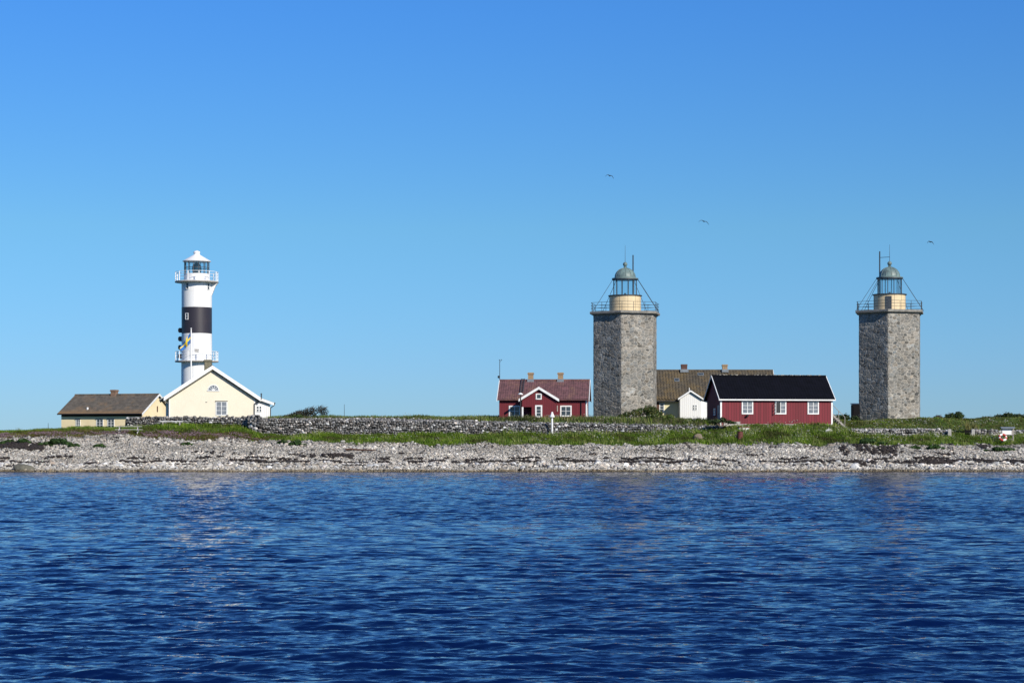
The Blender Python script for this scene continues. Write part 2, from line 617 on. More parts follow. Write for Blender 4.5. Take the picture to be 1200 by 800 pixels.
# ------------------------------------------------------------------ loose stones
def rock_shapes(sub, n, seed, cuts=7):
    rg = np.random.default_rng(seed)
    shapes = []
    bm = bmesh.new()
    bmesh.ops.create_icosphere(bm, subdivisions=sub, radius=1)
    base = np.array([v.co[:] for v in bm.verts])
    faces = np.array([[v.index for v in f.verts] for f in bm.faces])
    bm.free()
    for _ in range(n):
        v = base * (1 + 0.16 * rg.normal(size=(len(base), 1)) if sub == 1 else 1 + 0.05 * rg.normal(size=(len(base), 1)))
        if sub > 1:
            for _c in range(cuts):
                d = rg.normal(size=3)
                d /= np.linalg.norm(d)
                lim = rg.uniform(0.55, 0.88)
                ex = np.maximum(v @ d - lim, 0)
                v = v - ex[:, None] * d * 0.92
        shapes.append(v)
    return np.array(shapes), faces


RS1, RF1 = rock_shapes(1, 14, 3)
RS2, RF2 = rock_shapes(2, 14, 4)


def rotmats(n, rg, tilt=0.5):
    a = rg.uniform(0, 2 * np.pi, n)
    b = rg.normal(0, tilt, n)
    c = rg.normal(0, tilt, n)
    ca, sa, cb, sb, cc, sc_ = np.cos(a), np.sin(a), np.cos(b), np.sin(b), np.cos(c), np.sin(c)
    Z = np.zeros(n)
    O = np.ones(n)
    Rz = np.stack([ca, -sa, Z, sa, ca, Z, Z, Z, O], -1).reshape(-1, 3, 3)
    Rx = np.stack([O, Z, Z, Z, cb, -sb, Z, sb, cb], -1).reshape(-1, 3, 3)
    Ry = np.stack([cc, Z, sc_, Z, O, Z, -sc_, Z, cc], -1).reshape(-1, 3, 3)
    return Rx @ Ry @ Rz


def stone_colours(n, rg, lo=0.2, hi=0.5, dark=0.12, pale=0.12):
    v = rg.uniform(lo, hi, n)
    u = rg.uniform(size=n)
    v = np.where(u < dark, rg.uniform(0.05, 0.14, n), v)
    v = np.where(u > 1 - pale, rg.uniform(0.55, 0.72, n), v)
    t = rg.normal(0, 1, n)
    c = np.stack([v * (1.02 + 0.05 * np.maximum(t, -0.5)), v, v * (0.96 - 0.03 * t)], -1)
    return np.clip(c, 0.02, 0.8)


def rock_mesh(P, S, C, rg, shapes, faces, tilt=0.5, align=None):
    n = len(P)
    k = rg.integers(0, len(shapes), n)
    v = shapes[k] * 1.0
    Rm = rotmats(n, rg, tilt)
    if align is None:
        v = np.einsum('nij,nvj->nvi', Rm, v * S[:, None, :] / 1.0)
    else:                                      # stones laid lengthways along the wall
        v = np.einsum('nij,nvj->nvi', Rm, v)
        v = v * S[:, None, :]
        v = np.einsum('nij,nvj->nvi', align, v)
    v = v + P[:, None, :]
    nv = shapes.shape[1]
    f = faces[None] + (np.arange(n) * nv)[:, None, None]
    col = np.repeat(C, nv, 0)
    return v.reshape(-1, 3), f.reshape(-1, 3), col


def join(parts):
    V, Fc, Cc, b = [], [], [], 0
    for v, f, c in parts:
        V.append(v)
        Fc.append(f + b)
        Cc.append(c)
        b += len(v)
    return np.concatenate(V), np.concatenate(Fc), np.concatenate(Cc)


def beach_stones():
    rg = np.random.default_rng(11)
    n = 170000
    x = rg.uniform(-66, 66, n)
    y = 190.0 + 17.6 * rg.uniform(0, 1, n) ** 0.92
    keep = y < grass_line(x) + rg.uniform(-0.3, 1.0, n)
    x, y = x[keep], y[keep]
    n = len(x)
    z = H(x, y)
    band = np.exp(-((y - 193.6) / 1.6) ** 2) * 0.7 + np.exp(-((y - 205) / 2.0) ** 2) * 0.3
    s = np.exp(rg.normal(math.log(0.056), 0.42, n)) * (1 + band * 1.15)
    s = np.clip(s, 0.035, 0.28)
    S = np.stack([s * rg.uniform(0.9, 1.5, n), s * rg.uniform(0.8, 1.3, n), s * rg.uniform(0.4, 0.75, n)], -1)
    C = stone_colours(n, rg, 0.25, 0.48, 0.13, 0.10) * np.array([1.02, 1.0, 0.96])
    patch = 1 + 0.16 * wob(x, y * 2, 11.0, 4) + 0.10 * wob(x, y * 3, 3.0, 1)
    C = C * patch[:, None]
    wet = np.clip((191.5 - y) / 0.9, 0, 1)[:, None]
    C = C * (1 - wet) + C * np.array([0.42, 0.36, 0.26]) * wet
    # stones grow darker up the beach, all a little warmer
    up = np.clip((y - 198) / 8, 0, 1)[:, None]
    C = C * (1.10 - 0.30 * up) * np.array([1.02, 1.0, 0.96])
    P = np.stack([x, y, z + s * 0.22], -1)
    big = s > 0.2
    parts = [rock_mesh(P[~big], S[~big], C[~big], rg, RS1, RF1), rock_mesh(P[big], S[big], C[big], rg, RS2, RF2)]
    V, Fc, Cc = join(parts)
    o = mesh_obj('beach_stones', V, Fc, M['rock'], None, False, None, Cc)
    tag(o, 'pale grey shingle and cobbles covering the whole beach', 'shingle', kind='stuff')


beach_stones()


def boulders():
    rg = np.random.default_rng(31)
    for i in range(130):
        px = -10 + 1220 * (i + rg.uniform(0, 1)) / 130
        Y = rg.choice([rg.normal(192.6, 0.5), rg.normal(194.6, 0.7)], p=[0.65, 0.35])
        Y = max(191.6, Y)
        X = (px - 600) * Y / F
        s = rg.uniform(0.17, 0.33)
        c = stone_colours(1, rg, 0.32, 0.52, 0.04, 0.2)
        S = np.array([[s * rg.uniform(1.0, 1.5), s * rg.uniform(0.9, 1.2), s * rg.uniform(0.6, 0.85)]])
        v, f, cc = rock_mesh(np.zeros((1, 3)), S, c, rg, RS2, RF2, 0.3)
        o = mesh_obj('boulder', v, f, M['rock'], None, False, None, cc)
        o.location = (X, Y, float(H(X, Y)) + s * 0.3)
        tag(o, 'pale boulder lying in the row just above the waterline', 'boulder', 'pale boulders along the waterline')


boulders()


def single_rock(name, px, py, Y, size, c, label, cat, seed, flat=0.6):
    rg = np.random.default_rng(seed)
    S = np.array([[size, size * 0.7, size * flat]])
    sh, fa = rock_shapes(3, 2, seed, 10)
    v, f, cc = rock_mesh(np.zeros((1, 3)), S, np.array([c]), rg, sh, fa, 0.08, np.eye(3)[None])
    o = mesh_obj(name, v, f, M['rock'], None, False, None, cc)
    X = (px - 600) * Y / F
    o.location = (X, Y, float(H(X, Y)) + size * flat * 0.35)
    tag(o, label, cat)


single_rock('rock', 28, 548, 191.3, 1.25, (0.13, 0.125, 0.10), 'long flat dark grey rock at the water edge on the west beach', 'rock', 5, 0.36)
single_rock('rock', 818, 516, 209.5, 0.5, (0.20, 0.16, 0.115), 'rounded brownish boulder in the grass near the rusty drum', 'rock', 9, 0.9)
single_rock('rock', 1003, 545, 192.4, 0.6, (0.66, 0.65, 0.62), 'chunky near white boulder standing out at the waterline below the dark shed', 'rock', 12, 0.75)


single_rock('rock', 971, 506, 212.4, 0.5, (0.55, 0.54, 0.52), 'pale grey rock in the grass below the east end of the long red house', 'rock', 16, 0.7)


def seaweed():
    rg = np.random.default_rng(41)
    P, S = [], []

    def band(px0, px1, Y0, dy, n, thr=0.0, wl=5.0, seed=0, s0=0.16):
        px = rg.uniform(px0, px1, n)
        y = Y0 + rg.normal(0, dy, n)
        x = (px - 600) * y / F
        k = wob(x, y * 0 + Y0, wl, seed) + 0.5 * wob(x, y * 0, wl * 0.3, seed + 1) > thr
        x, y = x[k], y[k]
        y = y + 0.35 * wob(x, x * 0, 14, 2)
        s = rg.uniform(0.6, 1.4, len(x)) * s0
        P.append(np.stack([x, y, H(x, y) + 0.13], -1))
        S.append(np.stack([s * 1.8, s * 1.1, s * 0.55], -1))
    band(-30, 1230, 195.6, 0.16, 3600, -0.3, 6, 1, 0.11)
    band(-30, 1230, 197.3, 0.14, 2200, 0.25, 5, 2, 0.10)
    band(-30, 1230, 193.6, 0.12, 1500, 0.35, 4, 6, 0.09)
    band(960, 1230, 195.4, 0.5, 2200, -0.3, 5, 3, 0.12)
    band(-40, 52, 202.3, 0.7, 800, -0.4, 4, 4, 0.12)
    band(985, 1050, 203.4, 1.2, 600, -0.3, 2.5, 2, 0.12)
    band(350, 450, 198.4, 0.4, 350, 0.0, 4, 3, 0.11)
    band(1120, 1160, 204.8, 0.5, 300, -0.4, 4, 3, 0.11)
    band(-30, 1230, 199.6, 0.25, 900, 0.85, 4, 5, 0.09)
    band(-30, 1230, 201.5, 0.4, 700, 0.9, 4, 3, 0.09)
    band(-30, 1230, 205.4, 0.6, 900, 0.7, 3, 6, 0.08)
    P, S = np.concatenate(P), np.concatenate(S)
    v, f, c = rock_mesh(P, S, np.ones((len(P), 3)), rg, RS1, RF1, 0.4)
    o = mesh_obj('seaweed', v, f, M['weed'])
    tag(o, 'dark dried seaweed in ragged lines along the beach', 'seaweed', kind='stuff')


seaweed()


# ------------------------------------------------------------------ dry stone walls
def rubble_wall(name, pts, h, label, thick=1.0, seed=1, lean=0.0, mean=0.17, lo=0.16, hi=0.5, dark=0.16, toppile=0.0, base=None, ragged=0.25):
    """pts: (x, y, foot z, height) along the front foot of the wall; the stones lie in rough courses, over a dark core that paints the shade in the gaps"""
    rg = np.random.default_rng(seed)
    pts = np.array(pts, float)
    P, S, A, C = [], [], [], []
    seg = np.linalg.norm(np.diff(pts[:, :2], axis=0), axis=1)
    cum = np.concatenate([[0], np.cumsum(seg)])
    Lt = cum[-1]

    def pos(u):
        return [np.interp(u, cum, pts[:, i]) for i in range(4)]
    core_v, core_f = [], []
    us = np.linspace(0, Lt, max(4, int(Lt / 1.5)))
    for u in us:
        x, y, z, hh = pos(u)
        core_v += [(x, y + 0.22, z - 0.6), (x, y + 0.28 + lean, z + hh - 0.22), (x, y + thick - 0.2, z + hh - 0.2 + toppile), (x, y + thick, z - 0.6)]
    for k in range(len(us) - 1):
        for j in range(3):
            core_f.append((4 * k + j, 4 * k + 4 + j, 4 * k + 5 + j, 4 * k + 1 + j))
    core_f += [(0, 1, 2, 3), tuple(4 * (len(us) - 1) + j for j in (3, 2, 1, 0))]

    def put(u, dy, dz, w, hgt, dep):
        x, y, z, hh = pos(u)
        P.append((x, y + dy, z + dz))
        S.append((w, dep, hgt))
        x2, y2, *_ = pos(min(Lt, u + 0.3))
        x1, y1, *_ = pos(max(0, u - 0.3))
        t = math.atan2(y2 - y1, x2 - x1)
        A.append([[math.cos(t), -math.sin(t), 0], [math.sin(t), math.cos(t), 0], [0, 0, 1]])
    # front face in courses
    hmax = pts[:, 3].max()
    zc = -0.1
    while zc < hmax:
        ch = mean * rg.uniform(0.75, 1.25)
        u = rg.uniform(0, 0.3)
        while u < Lt:
            w = mean * rg.uniform(0.7, 1.9)
            hh = pos(u)[3] + ragged * 0.5 * float(wob(np.array(u), np.array(seed * 3.0), 3.0, 1)) * 0.5
            if zc + ch * 0.7 < hh:
                fr = max(0.0, zc / max(hh, 0.1))
                put(u + w, lean * fr + 0.14 + rg.normal(0, 0.04), zc + ch + rg.normal(0, 0.035), w * 1.12, ch * rg.uniform(0.85, 1.25), 0.2)
            u += 2 * w * 0.93
        zc += 2 * ch * 0.86
    # top
    nrow = max(2, int(thick / (mean * 1.7)))
    for r_ in range(nrow):
        u = rg.uniform(0, 0.3)
        while u < Lt:
            w = mean * rg.uniform(0.8, 1.8)
            hh = pos(u)[3]
            fr = (r_ + 0.5) / nrow
            if rg.uniform() < 0.93:
                put(u + w, lean + 0.1 + fr * (thick - lean - 0.1), hh - 0.06 + fr * toppile + rg.normal(0, 0.07), w, mean * rg.uniform(0.6, 1.0), mean * rg.uniform(0.8, 1.4))
            u += 2 * w * 0.95
    # back face
    zc = 0.0
    while zc < hmax:
        u = 0
        while u < Lt:
            w = mean * rg.uniform(1.0, 2.2)
            if zc + mean * 0.7 < pos(u)[3] + toppile:
                put(u + w, thick - 0.08, zc + mean, w * 1.1, mean * 1.15, 0.2)
            u += 2 * w * 0.95
        zc += 2 * mean * 0.9
    P, S, A = np.array(P), np.array(S), np.array(A)
    C = stone_colours(len(P), rg, lo, hi, dark, 0.05)
    rot = rotmats(len(P), rg, 0.25)
    k = rg.integers(0, len(RS2), len(P))
    v = np.einsum('nij,nvj->nvi', rot, RS2[k]) * S[:, None, :]
    v = np.einsum('nij,nvj->nvi', A, v) + P[:, None, :]
    f = (RF2[None] + (np.arange(len(P)) * RS2.shape[1])[:, None, None]).reshape(-1, 3)
    col = np.repeat(C, RS2.shape[1], 0)
    v = v.reshape(-1, 3)
    # core
    cv = np.array(core_v)
    tri = []
    for q in core_f:
        tri += [(q[0], q[1], q[2]), (q[0], q[2], q[3])]
    cf = np.array(tri) + len(v)
    V = np.concatenate([v, cv])
    Fc = np.concatenate([f, cf])
    Cc = np.concatenate([col, np.full((len(cv), 3), 0.03)])
    mi = np.zeros(len(Fc), dtype=np.int32)
    mi[len(f):] = 1
    o = mesh_obj(name, V, Fc, [M['rock'], M['core']], None, False, mi, Cc)
    return tag(o, label, 'stone wall')


def wpt(px, py_foot, py_top, Y):
    X = (px - 600) * Y / F
    return (X, Y, zpy(py_foot, Y), (py_foot - py_top) * Y / F)


rubble_wall('stone_wall', [wpt(146, 501, 489.5, 217.5), wpt(185, 500, 489.2, 217), wpt(240, 499, 489, 216.5), wpt(278, 498.5, 489, 216), wpt(293, 501, 487.5, 215)], 1.1,
            'low dark stone wall running in front of the cream gable house', 0.9, 3, 0.1, 0.125, 0.09, 0.34, 0.34)
rubble_wall('stone_pile', [wpt(289, 499, 486.5, 214.6), wpt(298, 506, 486.5, 213.8), wpt(305, 509, 489, 213.4)], 1.5,
            'heaped pinkish grey stone pile at the corner where the two walls meet', 1.3, 5, 0.35, 0.19, 0.15, 0.34, 0.15)
rubble_wall('stone_wall', [wpt(306, 509.5, 492, 214), wpt(360, 509, 492.3, 214), wpt(420, 508.5, 492, 214.2), wpt(500, 508.5, 493.3, 214.2), wpt(560, 509, 495.5, 214.4), wpt(640, 507.5, 497, 214.6), wpt(720, 507.5, 498.5, 214.8), wpt(790, 507, 499.5, 215), wpt(848, 506, 500, 215.2)], 1.7,
            'longest grey dry stone wall crossing the middle of the island', 2.0, 7, 0.35, 0.11, 0.10, 0.33, 0.30, 0.22)
rubble_wall('stone_wall', [wpt(985, 512, 503.5, 215.2), wpt(1050, 512, 503, 215), wpt(1095, 512, 503, 215), wpt(1110, 511.5, 504, 215)], 0.9,
            'low grey stone wall below the eastern tower ending at a concrete post', 0.9, 9, 0.2, 0.13, 0.15, 0.42, 0.2)
rubble_wall('stone_wall', [wpt(1142, 513.5, 504, 214.6), wpt(1165, 512, 504.5, 215), wpt(1200, 511, 504, 215.4), wpt(1250, 511, 504, 216)], 0.9,
            'low stone wall running behind the white notice board', 0.9, 13, 0.2, 0.13, 0.13, 0.42, 0.22)
rubble_wall('stone_wall', [wpt(1067, 493.5, 490.5, 262), wpt(1110, 493, 490.3, 262), wpt(1150, 494, 492, 262)], 0.4,
            'far low stone wall on the skyline beside the eastern tower', 0.9, 14, 0.1, 0.2, 0.3, 0.6, 0.1)


# ------------------------------------------------------------------ house parts
def window(parent, x, y, z, w, h, face=0.0, nx=2, nz=2, casing=0.11, frame='white', pane='pane', head=0.0, name='window', mull=0.05, pr=0.05):
    """centre-bottom of the opening at (x, y, z) on a wall; face turns the window round z"""
    m = MB()
    c = casing
    m.box(-w / 2 - c, -w / 2, -pr, 0.01, -c, h + c)
    m.box(w / 2, w / 2 + c, -pr, 0.01, -c, h + c)
    m.box(-w / 2, w / 2, -pr, 0.01, h, h + c)
    m.box(-w / 2, w / 2, -pr - 0.03, 0.01, -c, 0)
    for i in range(1, nx):
        xx = -w / 2 + w * i / nx
        mw = mull * 1.25
        m.box(xx - mw / 2, xx + mw / 2, -pr + 0.008, 0.01, 0, h)
    for j in range(1, nz):
        zz = h * j / nz
        m.box(-w / 2, w / 2, -pr + 0.018, 0.008, zz - mull * 0.35, zz + mull * 0.35)
    o = m.build(name, M[frame], parent, (x, y, z), face)
    if head:
        hd = MB().box(-w / 2 - c - 0.05, w / 2 + c + 0.05, -pr - 0.08, 0.0, h + c + 0.003, h + c + 0.003 + head)
        hd.build('hood', M['dark_wood'], o)
    MB().box(-w / 2, w / 2, -0.012, -0.004, 0, h).build('pane', M[pane], o)
    return o


def house(parent, L, D, Hh, Rg, wall, roof, ov_e=0.45, ov_g=0.35, tile=(0.26, 0.38, 0.03), thick=0.12, barge=0.26, barge_mat='white', fascia=0.0, name_wall='wall', barge_ends=(-1, 1)):
    D2 = D / 2
    w = MB().prism_x([(-D2, -0.8), (D2, -0.8), (D2, Hh), (0, Rg), (-D2, Hh)], -L / 2, L / 2).build(name_wall, M[wall], parent)
    slope = (Rg - Hh) / D2
    tw, tr, amp = tile
    X0, X1 = -L / 2 - ov_g, L / 2 + ov_g
    nxs = max(8, int((X1 - X0) / tw * 6))
    xs = np.linspace(X0, X1, nxs + 1)
    half = D2 + ov_e
    rows = max(3, int(half * math.sqrt(1 + slope * slope) / tr))
    m = MB()
    for s in (-1, 1):
        ts = []
        for i in range(rows):
            ts += [(i / rows, 0.0), ((i + 1) / rows - 0.002, amp * 0.9)]
        vs = []
        prof = amp * np.abs(np.sin(np.pi * (xs - X0) / tw)) ** 0.8
        for t, dz in ts:
            yy = half * t
            for x, p in zip(xs, prof):
                vs.append((x, s * yy, Rg + thick - slope * yy + dz + p))
        n = len(xs)
        fs = []
        for j in range(len(ts) - 1):
            for i in range(n - 1):
                q = (j * n + i, j * n + i + 1, (j + 1) * n + i + 1, (j + 1) * n + i)
                fs.append(q if s < 0 else q[::-1])
        m.add(vs, fs)
        # soffit slab under the tiles
        a = [(0, Rg + 0.01), (s * half, Rg + 0.01 - slope * half), (s * half, Rg + thick - slope * half), (0, Rg + thick - 0.004)]
        m.prism_x(a if s > 0 else a[::-1], X0 + 0.01, X1 - 0.01)
    # ridge cap
    m.prism_x([(-0.16, Rg + thick - 0.02), (0.16, Rg + thick - 0.02), (0.07, Rg + thick + 0.13), (-0.07, Rg + thick + 0.13)], X0, X1)
    r = m.build('roof', M[roof], parent)
    if barge:
        for e in barge_ends:
            b = MB()
            xa, xb = (X0 - 0.05, X0 + 0.015) if e < 0 else (X1 - 0.015, X1 + 0.05)
            top = Rg + thick + 0.09
            eL = half + 0.06
            b.prism_x([(0, top), (-eL, top - slope * eL), (-eL, top - slope * eL - barge), (0, top - barge)][::-1], xa, xb)
            b.prism_x([(0, top), (eL, top - slope * eL), (eL, top - slope * eL - barge), (0, top - barge)], xa, xb)
            b.build('bargeboard', M[barge_mat], parent)
    if fascia:
        for s in (-1, 1):
            ze = Rg + thick - slope * half
            f = MB().box(X0 + 0.02, X1 - 0.02, s * (half + 0.03) - 0.03, s * (half + 0.03) + 0.03, ze - fascia - 0.02, ze + 0.02)
            f.build('fascia', M['white'], parent)
    return w, r


def chimney(roof, x, y, z0, z1, w=0.55, d=0.6, mat='brick_yellow', flash=True, cap=0.07, capm=None):
    m = MB()
    m.box(x - w / 2, x + w / 2, y - d / 2, y + d / 2, z0, z1 - 0.2)
    m.box(x - w / 2 - cap, x + w / 2 + cap, y - d / 2 - cap, y + d / 2 + cap, z1 - 0.2, z1 - 0.07)
    m.box(x - w / 2 - cap * .4, x + w / 2 + cap * .4, y - d / 2 - cap * .4, y + d / 2 + cap * .4, z1 - 0.07, z1)
    c = m.build('chimney', M[mat], roof)
    return c


def frontplace(px, Yf, D, rotz, z):
    """origin (middle of the footprint) of a house whose front wall's middle stands at photo column px and depth Yf"""
    X = (px - 600) * Yf / F
    return Vector((X - math.sin(rotz) * D / 2, Yf + math.cos(rotz) * D / 2, z))


def gutter(parent, x0, x1, y, z, down=None, zb=0.0, yw=None, name='gutter'):
    m = MB()
    m.tube((x0, y, z), (x1, y, z), 0.075, 8)
    if down is not None:
        yw = y if yw is None else yw
        m.tube((down, y, z), (down, y, z - 0.2), 0.05, 8)
        m.tube((down, y, z - 0.2), (down, yw, z - 0.55), 0.05, 8)
        m.tube((down, yw, z - 0.55), (down, yw, zb), 0.05, 8)
    return m.build(name, M['black_metal'], parent, smooth=True)


# ------------------------------------------------------------------ cream gable house
def cream_house():
    rz = R(12)
    Wd, Ln, Hh, Rg = 9.35, 11.0, 2.75, 5.85
    zb = zpy(492.5, 222)
    X = (248.7 - 600) * 222 / F
    loc = (X - math.sin(rz) * Ln / 2, 222 + math.cos(rz) * Ln / 2, zb)
    t = thing('cream_house', loc, rz + math.pi / 2, 'cream gable ended house with half round attic window beside the banded lighthouse', 'house')
    w, r = house(t, Ln, Wd, Hh, Rg, 'cream', 'roof_slate', 0.6, 0.45, thick=0.16, barge=0.42)
    xf = -Ln / 2                             # the gable that faces the sea is local -x ; local +y is west
    f = -math.pi / 2
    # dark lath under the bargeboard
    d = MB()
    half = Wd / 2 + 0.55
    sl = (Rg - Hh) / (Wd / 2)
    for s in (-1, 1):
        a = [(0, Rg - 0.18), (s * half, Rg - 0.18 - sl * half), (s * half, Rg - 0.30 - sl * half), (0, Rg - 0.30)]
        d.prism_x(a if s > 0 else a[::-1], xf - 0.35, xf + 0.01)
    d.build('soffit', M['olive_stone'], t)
    window(t, xf, -(259.4 - 248.7) / 10.54, (492.5 - 485.6) / 10.54, 1.1, 1.38, f, 2, 3, 0.09, pane='pane_pale', head=0.05)
    # half round attic window
    rr, zc, yc = 0.56, (492.5 - 457.2) / 10.54, -0.12
    m = MB()
    n = 14
    for i in range(n):
        a0, a1 = math.pi * i / n, math.pi * (i + 1) / n
        q = [(rr * math.cos(a0), rr * math.sin(a0)), (rr * math.cos(a1), rr * math.sin(a1)), ((rr + .08) * math.cos(a1), (rr + .08) * math.sin(a1)), ((rr + .08) * math.cos(a0), (rr + .08) * math.sin(a0))]
        m.prism_y(q, -0.06, 0.01)
    m.box(-rr - 0.12, rr + 0.12, -0.09, 0.01, -0.09, 0)
    for a in (36, 72, 108, 144):
        ca, sa = math.cos(R(a)), math.sin(R(a))
        m.prism_y([(0.1 * ca - 0.02 * sa, 0.1 * sa + 0.02 * ca), (0.1 * ca + 0.02 * sa, 0.1 * sa - 0.02 * ca), (rr * ca + 0.02 * sa, rr * sa - 0.02 * ca), (rr * ca - 0.02 * sa, rr * sa + 0.02 * ca)], -0.045, 0.008)
    m.prism_y([(0.15 * math.cos(math.pi * i / 8), 0.15 * math.sin(math.pi * i / 8)) for i in range(9)], -0.05, 0.006)
    hw = m.build('half_round_window', M['white'], t, (xf, yc, zc), f)
    MB().prism_y([(rr * math.cos(math.pi * i / 12), rr * math.sin(math.pi * i / 12)) for i in range(13)], -0.012, -0.004).build('pane', M['pane_pale'], hw)
    # small plate on the wall, corner boards, gutters, chimney
    MB().box(xf - 0.03, xf, 0.55, 0.75, 2.0, 2.06).build('wall_plate', M['dark_iron'], t)
    for y in (-Wd / 2 - 0.02, Wd / 2 + 0.02):
        MB().box(xf - 0.03, xf + 0.12, y - 0.06, y + 0.06, -0.4, Hh - 0.1).build('corner_board', M['white'], t)
    ze = Rg + 0.1 - sl * (Wd / 2 + 0.66)
    gutter(t, xf - 0.5, Ln / 2 + .3, Wd / 2 + 0.72, ze, xf + 0.15, 0, Wd / 2 + 0.10)
    gutter(t, xf - 0.5, Ln / 2 + .3, -Wd / 2 - 0.70, ze, xf - 0.10, 0, -Wd / 2 + 0.02)
    chimney(r, 0.2, 0.15, Rg - 0.3, Rg + 1.12, 0.8, 0.78, 'olive_stone', cap=0.1)
    # lean-to on the east side
    a0, a1 = -Wd / 2 - 1.75, -Wd / 2
    x0, x1 = xf + 0.25, xf + 4.2
    MB().prism_x([(a0, -0.8), (a1 - 0.003, -0.8), (a1 - 0.003, 2.45), (a0, 1.85)], x0, x1).build('lean_to_wall', M['white_boards'], t)
    lr = MB().prism_x([(a0 - 0.4, 1.86), (a1 - 0.02, 2.62), (a1 - 0.02, 2.78), (a0 - 0.4, 2.02)], x0 - 0.35, x1 + .3).build('lean_to_roof', M['roof_slate'], t)
    MB().prism_x([(a0 - 0.42, 1.70), (a1 + 0.12, 2.50), (a1 + 0.12, 2.80), (a0 - 0.42, 2.00)], x0 - 0.42, x0 - 0.352).build('bargeboard', M['white'], t)
    gutter(t, x0 - 0.4, x1, a0 - 0.5, 1.95, x0 + 0.1, -0.3, a0 - 0.06)
    MB().tube((x0 + 0.8, a0 + 0.9, 2.3), (x0 + 0.8, a0 + 0.9, 2.95), 0.07, 8).tube((x0 + .8, a0 + .9, 2.95), (x0 + .8, a0 + .9, 3.1), 0.12, 8, 0.03).build('vent_pipe', M['dark_iron'], lr)
    window(t, x0, (a0 + a1) / 2 + 0.35, 1.02, 0.46, 0.56, f, 2, 2, 0.06, mull=0.09)


cream_house()


# ------------------------------------------------------------------ ochre cottage, far west
def ochre_cottage():
    rz = R(-18)
    L, D, Hh, Rg = 11.2, 7.6, 2.42, 4.55
    zb = zpy(506.0, 245)
    t = thing('ochre_cottage', frontplace(119, 245, D, rz, zb), rz, 'ochre cottage with a long grey brown tiled roof west of the cream house', 'house')
    w, r = house(t, L, D, Hh, Rg, 'ochre', 'roof_grey', 0.55, 0.3, barge=0.24, thick=0.1, barge_ends=(1,))
    k = F / 245
    for px, nx, ww in ((89.6, 1, 0.48), (117, 2, 0.80), (131, 2, 0.80)):
        x = (px - 119) / k / math.cos(rz)
        window(t, x, -D / 2, 0.55, ww, 0.95, 0, max(nx, 2), 3, 0.08, head=0.05, pane='pane')
    chimney(r, (122.6 - 126) / k, 0, Rg - .2, Rg + 0.72, 0.68, 0.7, 'brick_brown')
    MB().tube((-2.2, -3.35, 2.3), (-2.2, -3.35, 3.05), 0.12, 8).build('roof_vent', M['white'], r)
    MB().box(L / 2, L / 2 + 0.04, -0.12, 0.12, 2.5, 3.2).build('gable_vent', M['brown_wood'], t)
    MB().box(-L / 2 - .2, L / 2 + .2, -D / 2 - 0.62, -D / 2 - 0.5, Hh - 0.28, Hh - 0.16).build('gutter', M['black_metal'], t)
    MB().box(-L / 2 + 0.003, L / 2 - 0.003, -D / 2 - 0.025, -D / 2, Hh - 0.5, Hh - 0.02).build('eave_shade_band', M['dark_wood'], t)  # dark band laid on the wall as the shade under the eaves
    # low porch at the east gable
    a = MB().prism_y([(L / 2 + 0.004, -0.8), (L / 2 + 2.1, -0.8), (L / 2 + 2.1, 1.0), (L / 2 + 0.004, 1.75)], -0.9, 2.0)
    a.build('porch_wall', M['ochre'], t)
    MB().prism_y([(L / 2 + 0.004, 1.78), (L / 2 + 2.4, 0.92), (L / 2 + 2.4, 1.06), (L / 2 + 0.004, 1.92)], -1.2, 2.3).build('porch_roof', M['roof_slate'], t)
    MB().prism_y([(L / 2 + 0.01, 1.66), (L / 2 + 2.42, 0.80), (L / 2 + 2.42, 1.1), (L / 2 + 0.01, 1.96)], -1.27, -1.203).build('bargeboard', M['white'], t)


ochre_cottage()


